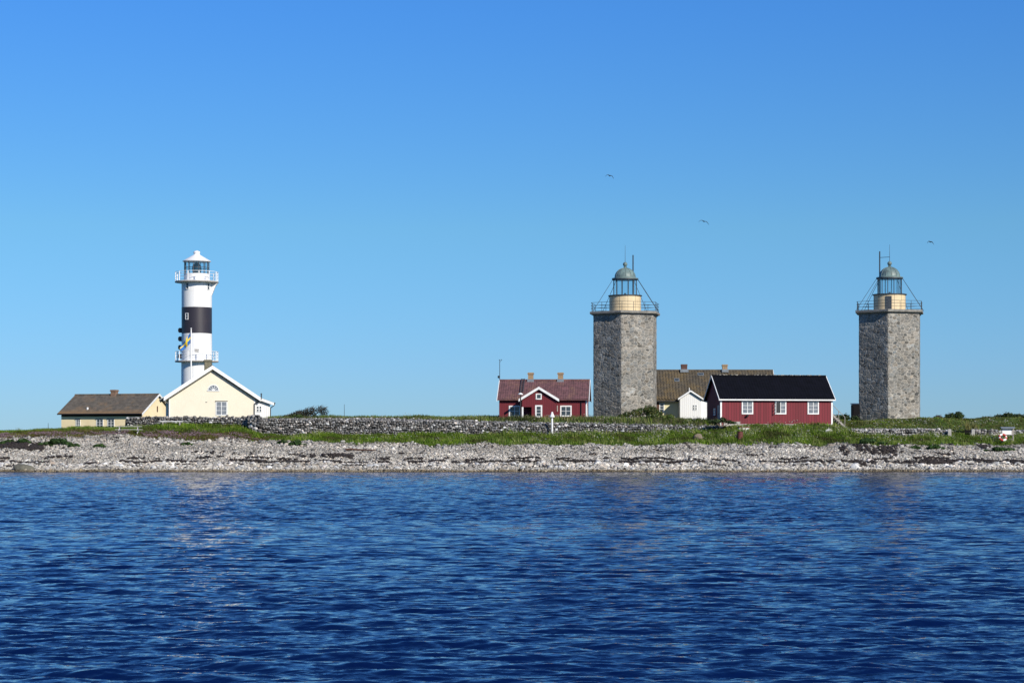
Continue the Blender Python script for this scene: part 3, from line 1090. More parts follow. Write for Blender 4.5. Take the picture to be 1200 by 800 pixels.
# ------------------------------------------------------------------ banded lighthouse
def banded_lighthouse():
    Y = 256
    k = F / Y
    zb = 4.9
    zz = lambda py: zpy(py, Y) - zb
    t = thing('lighthouse', ((230.6 - 600) / k, Y, zb), 0, 'round white lighthouse with one black band and two railed galleries', 'lighthouse')
    r0 = 17.6 / k
    MB().lathe([(r0 * 1.03, -0.8), (r0 * 1.02, zz(424.5))], 64).build('lower_shaft', M['tower_white'], t, smooth=True)
    MB().lathe([(r0 * 1.01, zz(423)), (r0, zz(391))], 64).build('middle_shaft', M['tower_white'], t, smooth=True)
    MB().lathe([(r0 + 0.006, zz(391)), (r0 + 0.004, zz(360.5))], 64).build('black_band', M['tower_black'], t, smooth=True)
    MB().lathe([(r0, zz(360.5)), (r0, zz(331))], 64).build('upper_shaft', M['tower_white'], t, smooth=True)

    def gallery(py, rad, hgt, n):
        z = zz(py)
        g = MB().lathe([(r0 - .05, z - 0.06), (rad, z - 0.02), (rad, z + 0.14), (r0 - .05, z + 0.16)], 64).build('gallery', M['tower_white'], t, smooth=True)
        MB().lathe([(rad + 0.012, z - 0.03), (rad + 0.012, z + 0.10)], 64, caps=False).build('gallery_rim', M['grey_wood'], g, smooth=True)
        m = MB()
        for i in range(n):
            a = 2 * math.pi * (i + 0.5) / n
            x, y = (rad - 0.07) * math.cos(a), (rad - 0.07) * math.sin(a)
            m.box(x - 0.05, x + 0.05, y - 0.05, y + 0.05, z + 0.14, z + hgt)
        for h in (0.45, 0.75, 1.0):
            for i in range(48):
                a0, a1 = 2 * math.pi * i / 48, 2 * math.pi * (i + 1) / 48
                q = rad - 0.07
                m.tube((q * math.cos(a0), q * math.sin(a0), z + hgt * h), (q * math.cos(a1), q * math.sin(a1), z + hgt * h), 0.03 if h == 1 else 0.02, 5)
        m.build('railing', M['tower_white'], g)
        return g
    gal = gallery(331, 25.2 / k, 1.32, 12)
    gallery(424, 25.2 / k, 1.32, 12)
    # lantern
    rl = 14.3 / k
    MB().lathe([(rl, zz(330.2)), (rl, zz(321.3))], 48).build('lantern_base', M['tower_white'], t, smooth=True)
    m = MB()
    for i in range(14):
        a = 2 * math.pi * i / 14 + 0.1
        m.tube((rl * math.cos(a), rl * math.sin(a), zz(321.3)), (rl * math.cos(a), rl * math.sin(a), zz(306.5)), 0.05, 5)
    m.lathe([(rl + .03, zz(314.2)), (rl + .03, zz(313.6))], 32, caps=False)
    fr = m.build('lantern_frame', M['dark_iron'], t)
    MB().lathe([(rl - .03, zz(321.3)), (rl - .03, zz(306.5))], 48, caps=False).build('lantern_glass', M['glass'], fr, smooth=True)
    z0 = zz(321.3)
    MB().lathe([(0.45, z0 - .2), (0.55, z0 + .3), (0.62, z0 + 0.75), (0.52, z0 + 1.15), (0.25, z0 + 1.42), (0.02, z0 + 1.5)], 24).build('lens', M['lens'], t, smooth=True)
    MB().lathe([(rl + 0.22, zz(306.8)), (rl + 0.25, zz(306)), (4.2 / k, zz(298.8)), (4.0 / k, zz(298.2))], 48).build('lantern_roof', M['tower_white'], t, smooth=True)
    MB().lathe([(3.4 / k, zz(298.5)), (3.4 / k, zz(296.6)), (4.1 / k, zz(296.4)), (3.8 / k, zz(295)), (1.6 / k, zz(293.8)), (0.02, zz(293.6))], 32).build('roof_ventilator', M['tower_white'], t, smooth=True)
    # windows that face the sea
    for px, py in ((222.3, 336), (245.5, 336.5), (221.5, 371.5)):
        x = (px - 230.6) / k
        y = -math.sqrt(max(0.01, r0 * r0 - x * x))
        a = math.atan2(x, -y)
        w = window(t, x * 1.0, y * 1.0, zz(py) - 0.35, 0.34, 0.7, a, 1, 2, 0.07, frame='tower_white')
        w.location.x *= 1.004
        w.location.y *= 1.012
    # bracket under the upper gallery, black signal lamps on the west side, plate, hatch
    MB().prism_y([(r0 - 0.03, zz(331.7)), (25.0 / k, zz(331.7)), (22.2 / k, zz(335)), (r0 - 0.03, zz(347))], -0.25, 0.25).build('bracket', M['tower_white'], t)
    for py in (387, 397, 407, 417.5):
        z = zz(py)
        m = MB().box(-r0 - 0.34, -r0 + 0.1, -0.28, 0.28, z - 0.3, z + 0.3)
        m.box(-r0 - 0.44, -r0 - 0.343, -0.2, 0.2, z - 0.2, z + 0.2)
        m.build('signal_lamp', M['black_metal'], t)
    x = (233.5 - 230.6) / k
    y = -math.sqrt(r0 * r0 - x * x)
    MB().box(x - 0.28, x + 0.28, y - 0.06, y + 0.05, zz(413), zz(409.5)).build('wall_plate', M['concrete'], t)


banded_lighthouse()


def flagpole():
    Y = 246
    k = F / Y
    zb = 5.0
    t = thing('flagpole', ((224 - 600) / k, Y, zb), 0, 'white flagpole flying a drooping blue and yellow flag in front of the banded lighthouse', 'flagpole')
    top = zpy(385.8, Y) - zb
    MB().lathe([(0.11, -0.3), (0.075, top - 0.1), (0.05, top)], 10).lathe([(0.02, top), (0.1, top + 0.06), (0.1, top + 0.12), (0.02, top + 0.18)], 10).build('pole', M['white'], t, smooth=True)
    # flag hangs to the west and down; a yellow cross on blue
    nu, nv = 30, 18
    Lf, Hf = 2.35, 1.35
    vs, fs, mi = [], [], []
    for i in range(nu + 1):
        for j in range(nv + 1):
            u, v = i / nu, j / nv
            x = -0.07 - Lf * u * 0.50 - 0.12 * u * math.sin(v * 3)
            z = top - 0.32 - Hf * v * (1 - 0.42 * u) - Lf * (0.80 * u - 0.10 * u * u)
            y = 0.16 * math.sin(u * 9 + v * 3.0) * (0.25 + u) + 0.05 * math.sin(v * 8)
            vs.append((x, y, z))
    for i in range(nu):
        for j in range(nv):
            a = i * (nv + 1) + j
            fs.append((a, a + 1, a + nv + 2, a + nv + 1))
            u, v = (i + .5) / nu, (j + .5) / nv
            mi.append(1 if (0.30 < u < 0.46 or 0.39 < v < 0.61) else 0)
    f = mesh_obj('flag', vs, fs, [M['flag_blue'], M['flag_yellow']], t, True, mi)
    s = f.modifiers.new('cloth', 'SOLIDIFY')
    s.thickness = 0.012


flagpole()


# ------------------------------------------------------------------ rubble stone towers
def stone_tower(px, Y, py_base, py_top, half_px, theta, label, seed, door, pole, stays):
    k = F / Y
    zb = zpy(py_base, Y)
    R0 = half_px / 0.905 / k
    Ht = (py_base - py_top) / k
    va = math.atan2(px - 600, F)                      # bearing from the shore
    t = thing('stone_tower', ((px - 600) / k, Y, zb), 0, label, 'lighthouse', 'twin rubble stone lighthouses')
    rg = np.random.default_rng(seed)
    # ---- masonry shaft: every stone stands proud of its mortar
    ang = [R(theta) - va + i * math.pi / 3 for i in range(6)]
    C = [np.array([R0 * math.sin(a), -R0 * math.cos(a)]) for a in ang]     # angle 0 faces the sea
    du = 0.038
    V, Fq, Cc = [], [], []
    b = 0
    for i in range(6):
        p, q = C[i], C[(i + 1) % 6]
        Wf = np.linalg.norm(q - p)
        fine = i in (0, 5, 1, 4)
        d = du if fine else 0.15
        nu, nv = int(Wf / d), int((Ht + 0.6) / d)
        u = np.linspace(0, Wf, nu + 1)
        v = np.linspace(-0.6, Ht, nv + 1)
        U, Vv = np.meshgrid(u, v, indexing='ij')
        cw, chh = 0.46, 0.33
        gx, gy = int(Wf / cw) + 5, int((Ht + 1) / chh) + 6
        jx, jy = rg.uniform(-0.42, 0.42, (gx, gy)), rg.uniform(-0.42, 0.42, (gx, gy))
        wt = rg.uniform(0.0, 0.22, (gx, gy))
        val = rg.uniform(0, 1, (gx, gy))
        hue = rg.normal(0, 1, (gx, gy))
        uu, vv = U / cw + 1.5 + 0.12 * np.sin(Vv * 5 + i), (Vv + 0.6) / chh + 1.5 + 0.12 * np.sin(U * 6 + seed)
        F1 = np.full(U.shape, 9.0)
        F2 = np.full(U.shape, 9.0)
        idx = np.zeros(U.shape + (2,), int)
        ci, cj = np.floor(uu).astype(int), np.floor(vv).astype(int)
        for a in (-2, -1, 0, 1, 2):
            for c_ in (-2, -1, 0, 1, 2):
                ii, jj = np.clip(ci + a, 0, gx - 1), np.clip(cj + c_, 0, gy - 1)
                dx = uu - (ci + a + 0.5 + jx[ii, jj])
                dy = vv - (cj + c_ + 0.5 + jy[ii, jj])
                dist = np.abs(dx) ** 2.6 * 0.9 + np.abs(dy) ** 2.6
                dist = dist ** (1 / 2.6) - wt[ii, jj]
                nf = dist < F1
                F2 = np.where(nf, F1, np.minimum(F2, dist))
                idx[..., 0] = np.where(nf, ii, idx[..., 0])
                idx[..., 1] = np.where(nf, jj, idx[..., 1])
                F1 = np.where(nf, dist, F1)
        e = np.clip((F2 - F1 - 0.05) / 0.09, 0, 1)
        e = e * e * (3 - 2 * e)
        sv = val[idx[..., 0], idx[..., 1]]
        sh = hue[idx[..., 0], idx[..., 1]]
        hgt = e * (0.016 + 0.026 * sv) + 0.003 * rg.normal(size=U.shape) * e
        edge = np.clip(np.minimum(U, Wf - U) / 0.12, 0, 1)
        hgt = hgt * (0.25 + 0.75 * edge) * (np.minimum(U, Wf - U) > 1e-6)
        tdir = (q - p) / Wf
        nrm = np.array([tdir[1], -tdir[0]])
        if nrm @ (p + q) < 0:
            nrm = -nrm
        XY = p[None, None] + tdir[None, None] * U[..., None] + nrm[None, None] * hgt[..., None]
        V.append(np.concatenate([XY, Vv[..., None]], -1).reshape(-1, 3))
        # most stones mid grey, some dark, some pale
        g_ = 0.15 + 0.13 * ((sv * 7.3) % 1.0)
        g_ = np.where(((sv * 31.7) % 1.0) < 0.08, 0.10, g_)
        g_ = np.where(((sv * 17.1) % 1.0) > 0.95, 0.36, g_)
        st = np.stack([g_ * (1.03 + 0.05 * sh), g_ * (1.0 + 0.01 * sh), g_ * (0.93 - 0.03 * sh)], -1)
        mo = np.array([0.40, 0.375, 0.335]) * (1 + 0.12 * rg.normal(size=U.shape))[..., None]
        Cc.append((st * e[..., None] + mo * (1 - e[..., None])).reshape(-1, 3))
        n = nv + 1
        q_ = np.arange(nv)[None, :] + n * np.arange(nu)[:, None]
        fq = np.stack([q_, q_ + n, q_ + n + 1, q_ + 1], -1).reshape(-1, 4)
        Fq.append(fq + b)
        b += len(V[-1])
    mesh_obj('shaft', np.concatenate(V), np.concatenate(Fq), M['masonry'], t, False, None, np.clip(np.concatenate(Cc), 0.02, 0.7))
    # iron cramps at the corners
    # ---- hexagonal gallery
    rot = ang[0] - math.pi / 2
    Rg_ = R0 * 1.115
    g = MB().lathe([(R0 * 0.98, Ht - 0.02), (R0 * 1.03, Ht + 0.0), (R0 * 1.05, Ht + 0.12), (Rg_, Ht + 0.16), (Rg_, Ht + 0.40), (Rg_ - 0.05, Ht + 0.44)], 6, rot=rot).build('gallery', M['slab'], t)
    zp = Ht + 0.44
    m = MB()
    Rr = Rg_ - 0.16
    cor = [(Rr * math.cos(rot + i * math.pi / 3), Rr * math.sin(rot + i * math.pi / 3)) for i in range(6)]
    for i in range(6):
        a, c_ = Vector(cor[i] + (0,)), Vector(cor[(i + 1) % 6] + (0,))
        for s in (0, 1, 2):
            p = a.lerp(c_, s / 3 + 0.03)
            m.tube((p.x, p.y, zp - 0.02), (p.x, p.y, zp + 1.08), 0.028, 5)
        for h in (0.4, 0.72, 1.06):
            m.tube((a.x, a.y, zp + h), (c_.x, c_.y, zp + h), 0.022, 5)
    m.build('railing', M['dark_iron'], g)
    # ---- drum, lantern, dome
    rd, rl = 18.5 / k, 13.8 / k
    z1 = zp + 1.9
    z2 = z1 + 2.1
    m = MB().lathe([(rd, zp - 0.02), (rd, z1)], 40)
    dr = m.build('drum', M['drum'], t, smooth=True)
    m = MB()
    for i in range(12):                                # plate seams
        a = i * math.pi / 6 + 0.12
        m.tube(((rd + .004) * math.cos(a), (rd + .004) * math.sin(a), zp), ((rd + .004) * math.cos(a), (rd + .004) * math.sin(a), z1), 0.016, 4)
    m.build('seam', M['olive_stone'], dr)
    if door:
        a = R(-3) - va
        x, y = rd * math.sin(a), -rd * math.cos(a)
        MB().box(-0.34, 0.34, -0.05, 0.18, 0.02, 1.7).build('door', M['dark_iron'], t, (x, y, zp), a)
    MB().lathe([(rd - .02, z1), (rd + 0.14, z1 + 0.02), (rd + 0.14, z1 + 0.12), (rl, z1 + 0.16)], 40).build('drum_rim', M['dark_iron'], t, smooth=True)
    m = MB()
    nb = 12
    for i in range(nb):
        a = 2 * math.pi * (i + 0.35) / nb
        m.tube((rl * math.cos(a), rl * math.sin(a), z1 + .1), (rl * math.cos(a), rl * math.sin(a), z2), 0.045, 5)
    fr = m.build('lantern_frame', M['dark_iron'], t)
    MB().lathe([(rl - .03, z1 + .1), (rl - .03, z2)], 40, caps=False).build('lantern_glass', M['glass'], fr, smooth=True)
    MB().lathe([(0.25, z1 + 0.1), (0.25, z1 + 0.22), (0.12, z1 + 0.24), (0.12, z1 + 0.4)], 16).build('lamp', M['black_metal'], t, smooth=True)
    prof = [(rl + 0.1, z2 - 0.1), (rl + 0.17, z2 - 0.04), (rl + 0.17, z2 + 0.06), (rl * 0.92, z2 + 0.1)]
    for j in range(10):
        a = math.pi / 2 * (j + 0.3) / 10.4
        prof.append((rl * 0.88 * math.cos(a), z2 + 0.12 + 1.18 * math.sin(a)))
    zt = z2 + 0.12 + 1.18
    dm = MB().lathe(prof, 40).build('dome', M['copper'], t, smooth=True)
    rib = MB()
    for i in range(12):
        a = 2 * math.pi * i / 12
        for j in range(8):
            e0, e1 = math.pi / 2 * j / 8.6, math.pi / 2 * (j + 1) / 8.6
            q = rl * 0.895
            rib.tube((q * math.cos(e0) * math.cos(a), q * math.cos(e0) * math.sin(a), z2 + .13 + 1.18 * math.sin(e0)), (q * math.cos(e1) * math.cos(a), q * math.cos(e1) * math.sin(a), z2 + .13 + 1.18 * math.sin(e1)), 0.022, 4)
    rib.build('rib', M['copper'], dm)
    MB().lathe([(rl + 0.18, z2 - 0.14), (rl + 0.18, z2 - 0.03)], 40).build('eave_ring', M['dark_iron'], dm, smooth=True)
    bp = [(0.2, zt - 0.06), (0.16, zt + 0.06), (0.22, zt + 0.1), (0.12, zt + 0.16)]
    for j in range(9):
        a = -1.2 + 2.6 * j / 8
        bp.append((0.27 * math.cos(a), zt + 0.42 + 0.27 * math.sin(a)))
    MB().lathe(bp, 20).build('ball_finial', M['copper'], t, smooth=True)
    MB().tube((0, 0, zt + 0.6), (0, 0, zt + 2.7), 0.028, 5, 0.014).build('lightning_rod', M['dark_iron'], t)
    px_, h0, h1, bar = pole
    m = MB().tube((px_, 0.9, zp), (px_, 0.9, zt + h1), 0.085, 6, 0.075)
    if bar:
        m.tube((px_, 0.9, zt + bar), (0, 0.02, zt + bar), 0.03, 5)
    m.build('antenna_pole', M['dark_iron'], t)
    for a in stays:                                    # stays from the eaves to the gallery
        a = R(a)
        x0, y0 = (rl + 0.15) * math.sin(a), -(rl + 0.15) * math.cos(a)
        x1, y1 = Rr * 0.94 * math.sin(a), -Rr * 0.94 * math.cos(a)
        MB().tube((x0, y0, z2 - 0.1), (x1, y1, zp), 0.026, 5).build('stay', M['dark_iron'], t)


stone_tower(732.6, 237, 492.5, 370.5, 36.4, -6.4, 'stone tower close beside the maroon roofed cottage', 51, False, (0.99, 0, 1.6, 0), (72, 100, -72, -108, 135, -140))
stone_tower(1042.5, 239, 494.5, 369, 35.8, -2.4, 'stone tower standing alone with a dark door in its cream drum', 67, True, (-1.02, 0, 1.95, 1.2), (62, 88, -64, -92, 135, -140))


# ------------------------------------------------------------------ small red cottage
def red_cottage():
    rz = R(-4)
    L, D, Hh, Rg = 9.65, 6.6, 2.38, 4.36
    Y = 222
    k = F / Y
    zb = zpy(491.5, Y)
    PX = 636.5
    t = thing('red_cottage', frontplace(PX, Y, D, rz, zb), rz, 'deep red cottage with maroon tiled roof and a white edged porch gable', 'house')
    w, r = house(t, L, D, Hh, Rg, 'deep_red', 'roof_maroon', 0.42, 0.28, barge=0.26, thick=0.1)
    X = lambda px: (px - PX) / k
    Z = lambda py: (491.5 - py) / k
    # porch
    pw, pd = 3.75, 1.7
    pc = X(632.6)
    y0, y1 = -D / 2 - pd, -D / 2
    ph, pr = Z(467.5), Z(455.5)
    m = MB()
    xl, xr = pc - pw / 2, pc + pw / 2
    op0, op1 = X(615.5), X(624)
    # front wall with an open doorway at its west end
    m.prism_y([(op1, -0.6), (xr, -0.6), (xr, ph), (pc, pr), (xl, ph), (xl, Z(477)), (op1, Z(477))], y0, y0 + 0.12)
    m.box(xr - 0.12, xr, y0 + 0.121, y1 - 0.003, -0.6, ph)
    m.box(xl, xl + 0.12, y0 + 0.121, y1 - 0.003, Z(477), ph)
    m.box(xl, xr - 0.13, y0 + 0.13, y1 - 0.003, -0.6, -0.02)
    m.build('porch_wall', M['deep_red'], t)
    MB().box(xl - 0.02, xl + 0.15, y0 - 0.03, y0 + 0.15, -0.5, Z(477)).build('porch_post', M['white'], t)
    s = (pr - ph) / (pw / 2)
    m = MB()
    hw = pw / 2 + 0.3
    for sg in (-1, 1):
        m.prism_y([(pc, pr + 0.02), (pc + sg * hw, pr + 0.02 - s * hw), (pc + sg * hw, pr + 0.14 - s * hw), (pc, pr + 0.14)][::sg], y0 - 0.25, y1 + 1.9)
    m.build('porch_roof', M['roof_maroon'], t)
    m = MB()
    for sg in (-1, 1):
        q = hw + 0.06
        m.prism_y([(pc, pr - 0.10), (pc + sg * q, pr - 0.10 - s * q), (pc + sg * q, pr + 0.2 - s * q), (pc, pr + 0.2)][::sg], y0 - 0.32, y0 - 0.253)
    m.build('porch_bargeboard', M['white'], t)
    window(t, X(632.4), y0, Z(467), 0.42, 0.42, 0, 1, 1, 0.12)
    window(t, X(632.3), y0, Z(487.6), 0.46, 1.05, 0, 1, 3, 0.16)
    window(t, X(663.2), -D / 2, Z(486.5), 1.0, 0.95, 0, 2, 2, 0.14)
    window(t, X(603.0), -D / 2, Z(486.5), 1.0, 0.95, 0, 2, 2, 0.14)
    window(t, L / 2, -D / 2 + 1.2, Z(486.5), 0.8, 0.95, math.pi / 2, 2, 2, 0.14)
    for sx in (-1, 1):
        MB().box(sx * L / 2 - 0.08, sx * L / 2 + 0.08, -D / 2 - 0.035, -D / 2 + 0.1, -0.5, Hh - 0.1).build('corner_board', M['white' if sx > 0 else 'deep_red'], t)
    chimney(r, X(619.8), 0.1, Rg - .2, Rg + 0.98, 0.58, 0.6, 'brick_yellow')
    chimney(r, X(655.3), 0.1, Rg - .2, Rg + 0.98, 0.58, 0.6, 'brick_yellow')
    for px in (619.8, 655.3):
        MB().box(X(px) - 0.38, X(px) + 0.38, -0.35, 0.55, Rg - 0.1, Rg + 0.24).build('flashing', M['lead'], r)
    # roof ladder
    m = MB()
    sl = (Rg - Hh) / (D / 2)
    xa = X(610.8)
    for dx in (-0.17, 0.17):
        m.tube((xa + dx, -0.05, Rg + 0.3), (xa + dx, -2.6, Rg + 0.3 - sl * 2.55), 0.035, 5)
    for i in range(8):
        yy = -0.15 - 0.33 * i
        m.tube((xa - 0.17, yy, Rg + 0.3 + sl * (yy + 0.05)), (xa + 0.17, yy, Rg + 0.3 + sl * (yy + 0.05)), 0.035, 5)
    m.build('roof_ladder', M['dark_iron'], r)
    MB().tube((X(681), -D / 2 - 0.09, Hh - 0.3), (X(681), -D / 2 - 0.09, -0.3), 0.05, 6).build('downpipe', M['black_metal'], t)
    MB().tube((X(653.2), -D / 2 - 0.12, Z(475)), (X(653.2), -D / 2 - 0.12, Z(482)), 0.06, 6).build('wall_pipe', M['concrete'], t)


red_cottage()


def lamp_post():
    Y = 218.6
    k = F / Y
    z = float(H((610 - 600) / k, Y)) - 0.1
    t = thing('lamp_post', ((610 - 600) / k, Y, z), 0, 'dark lamp post with a white shade before the red cottage porch', 'lamp post')
    top = zpy(462, Y) - z
    MB().lathe([(0.09, -0.3), (0.06, top)], 8).build('post', M['black_metal'], t, smooth=True)
    MB().lathe([(0.27, top - 0.02), (0.28, top + 0.05), (0.12, top + 0.16), (0.04, top + 0.2)], 16).build('lamp_shade', M['white'], t, smooth=True)
    MB().lathe([(0.06, top + 0.19), (0.08, top + 0.3), (0.03, top + 0.42)], 10).build('lamp_cap', M['black_metal'], t, smooth=True)


lamp_post()


def mast(px, py_top, Y, label, r=0.04, vanes=True, white=False, zb=4.8):
    k = F / Y
    t = thing('wind_mast' if vanes else 'pole', ((px - 600) / k, Y, zb), 0, label, 'mast' if vanes else 'pole')
    top = zpy(py_top, Y) - zb
    MB().lathe([(r * 1.6, -0.3), (r, top)], 6).build('pole' if vanes else 'stake', M['dark_iron'], t)
    if vanes:
        m = MB().tube((-0.02, 0, top - 0.3), (0.22, 0, top - 0.05), 0.02, 5)
        m.lathe([(0.02, top - 0.05), (0.06, top), (0.02, top + 0.06)], 8, 0.22, 0)
        m.tube((-0.1, 0, top), (0.1, 0, top + 0.02), 0.025, 5)
        m.build('wind_vane', M['dark_iron'], t)
        zc = zpy(441.5, Y) - zb
        MB().lathe([(0.03, zc - 0.16), (0.12, zc - 0.1), (0.12, zc + 0.1), (0.03, zc + 0.16)], 8, -0.12, 0).build('junction_box', M['black_metal'], t)


mast(585.6, 421.5, 231, 'thin dark wind mast rising behind the western end of the red cottage', 0.032)
mast(403.5, 473.5, 236, 'faint thin pole standing behind the long stone wall near the windswept bush', 0.022, False)
mast(56.5, 495.5, 232, 'short thin stake on the grassy rise west of the ochre cottage', 0.022, False, zb=4.2)


# ------------------------------------------------------------------ long house with lichen tiles
def tiled_house():
    rz = R(0)
    L, D, Hh, Rg = 18.4, 7.6, 2.5, 5.85
    Y = 240
    k = F / Y
    zb = zpy(491, Y)
    PX = 818
    t = thing('yellow_house', frontplace(PX, Y, D, rz, zb), rz, 'pale yellow house with an ochre lichened pantile roof behind the long red house', 'house')
    w, r = house(t, L, D, Hh, Rg, 'pale_yellow', 'roof_lichen', 0.45, 0.3, tile=(0.36, 0.5, 0.10), barge=0.16)
    X = lambda px: (px - PX) / k
    Z = lambda py: (491 - py) / k
    chimney(r, X(804.8), 0, Rg - .3, Rg + 0.88, 0.72, 0.75, 'brick_red', cap=0.03)
    chimney(r, X(853.3), 0, Rg - .3, Rg + 0.86, 0.6, 0.6, 'brick_yellow', cap=0.06)
    for px, wd in ((804.8, 1.0), (853.3, 0.8)):
        MB().box(X(px) - wd / 2, X(px) + wd / 2, -0.55, 0.45, Rg - 0.1, Rg + 0.27).build('flashing', M['lead'], r)
    sl = (Rg - Hh) / (D / 2)
    for px, py, wd, hd in ((824, 438, 0.75, 0.45), (795, 445, 0.6, 0.55)):
        z = Z(py)
        y = -(Rg + 0.12 - z) / sl
        m = MB().box(-wd / 2, wd / 2, -hd / 2, hd / 2, 0.02, 0.16)
        sk = m.build('skylight', M['lead'], r, (X(px), y, z - 0.02))
        sk.rotation_euler = (math.atan(sl), 0, 0)
        MB().box(-wd / 2 + .07, wd / 2 - .07, -hd / 2 + .07, hd / 2 - .07, 0.161, 0.17).build('pane', M['pane'], sk)
    window(t, X(775.6), -D / 2, Z(482.5), 0.42, 1.0, 0, 1, 3, 0.09)
    MB().box(X(767.8), X(772.6), -D / 2 - 0.06, -D / 2 - 0.004, Z(483.5), Z(471)).build('shutter', M['brown_wood'], t)
    MB().box(X(768), X(905), -D / 2 - 0.55, -D / 2 - 0.44, Hh - 0.42, Hh - 0.3).build('gutter', M['black_metal'], t)
    # white boarded annex with its gable to the sea
    aw = 2.5
    pc = X(807.2)
    y0, y1 = -D / 2 - 2.3, -D / 2
    ph, pr = Z(467.5), Z(459.6)
    MB().prism_y([(pc - aw / 2, -0.8), (pc + aw / 2, -0.8), (pc + aw / 2, ph), (pc, pr), (pc - aw / 2, ph)], y0, y1 - 0.003).build('annex_wall', M['white_boards'], t)
    s = (pr - ph) / (aw / 2)
    hw = aw / 2 + 0.2
    m = MB()
    b = MB()
    for sg in (-1, 1):
        m.prism_y([(pc, pr + 0.02), (pc + sg * hw, pr + 0.02 - s * hw), (pc + sg * hw, pr + 0.16 - s * hw), (pc, pr + 0.16)][::sg], y0 - 0.25, y1 + 0.9)
        q = hw + 0.06
        b.prism_y([(pc, pr + 0.01), (pc + sg * q, pr + 0.01 - s * q), (pc + sg * q, pr + 0.21 - s * q), (pc, pr + 0.21)][::sg], y0 - 0.31, y0 - 0.253)
    ar = m.build('annex_roof', M['roof_lichen'], t)
    b.build('annex_bargeboard', M['white'], t)
    MB().tube((pc - 0.1, y0 + 0.6, pr), (pc - 0.1, y0 + 0.6, pr + 0.5), 0.05, 6).build('vent_pipe', M['white'], ar)
    window(t, X(812.2), y0, Z(480.2), 0.4, 0.54, 0, 2, 2, 0.05, mull=0.1)
    # lower pale side wing next to it
    MB().prism_y([(pc + aw / 2 + .004, -0.8), (X(829), -0.8), (X(829), Z(471)), (pc + aw / 2 + .004, Z(468.5))], y0 + 0.4, y1 - 0.003).build('side_wing_wall', M['white'], t)
    MB().prism_y([(pc + aw / 2 + .004, Z(468.3)), (X(831), Z(471.2)), (X(831), Z(469.8)), (pc + aw / 2 + .004, Z(467))], y0 + 0.2, y1 - 0.01).build('side_wing_roof', M['roof_lichen'], t)


tiled_house()


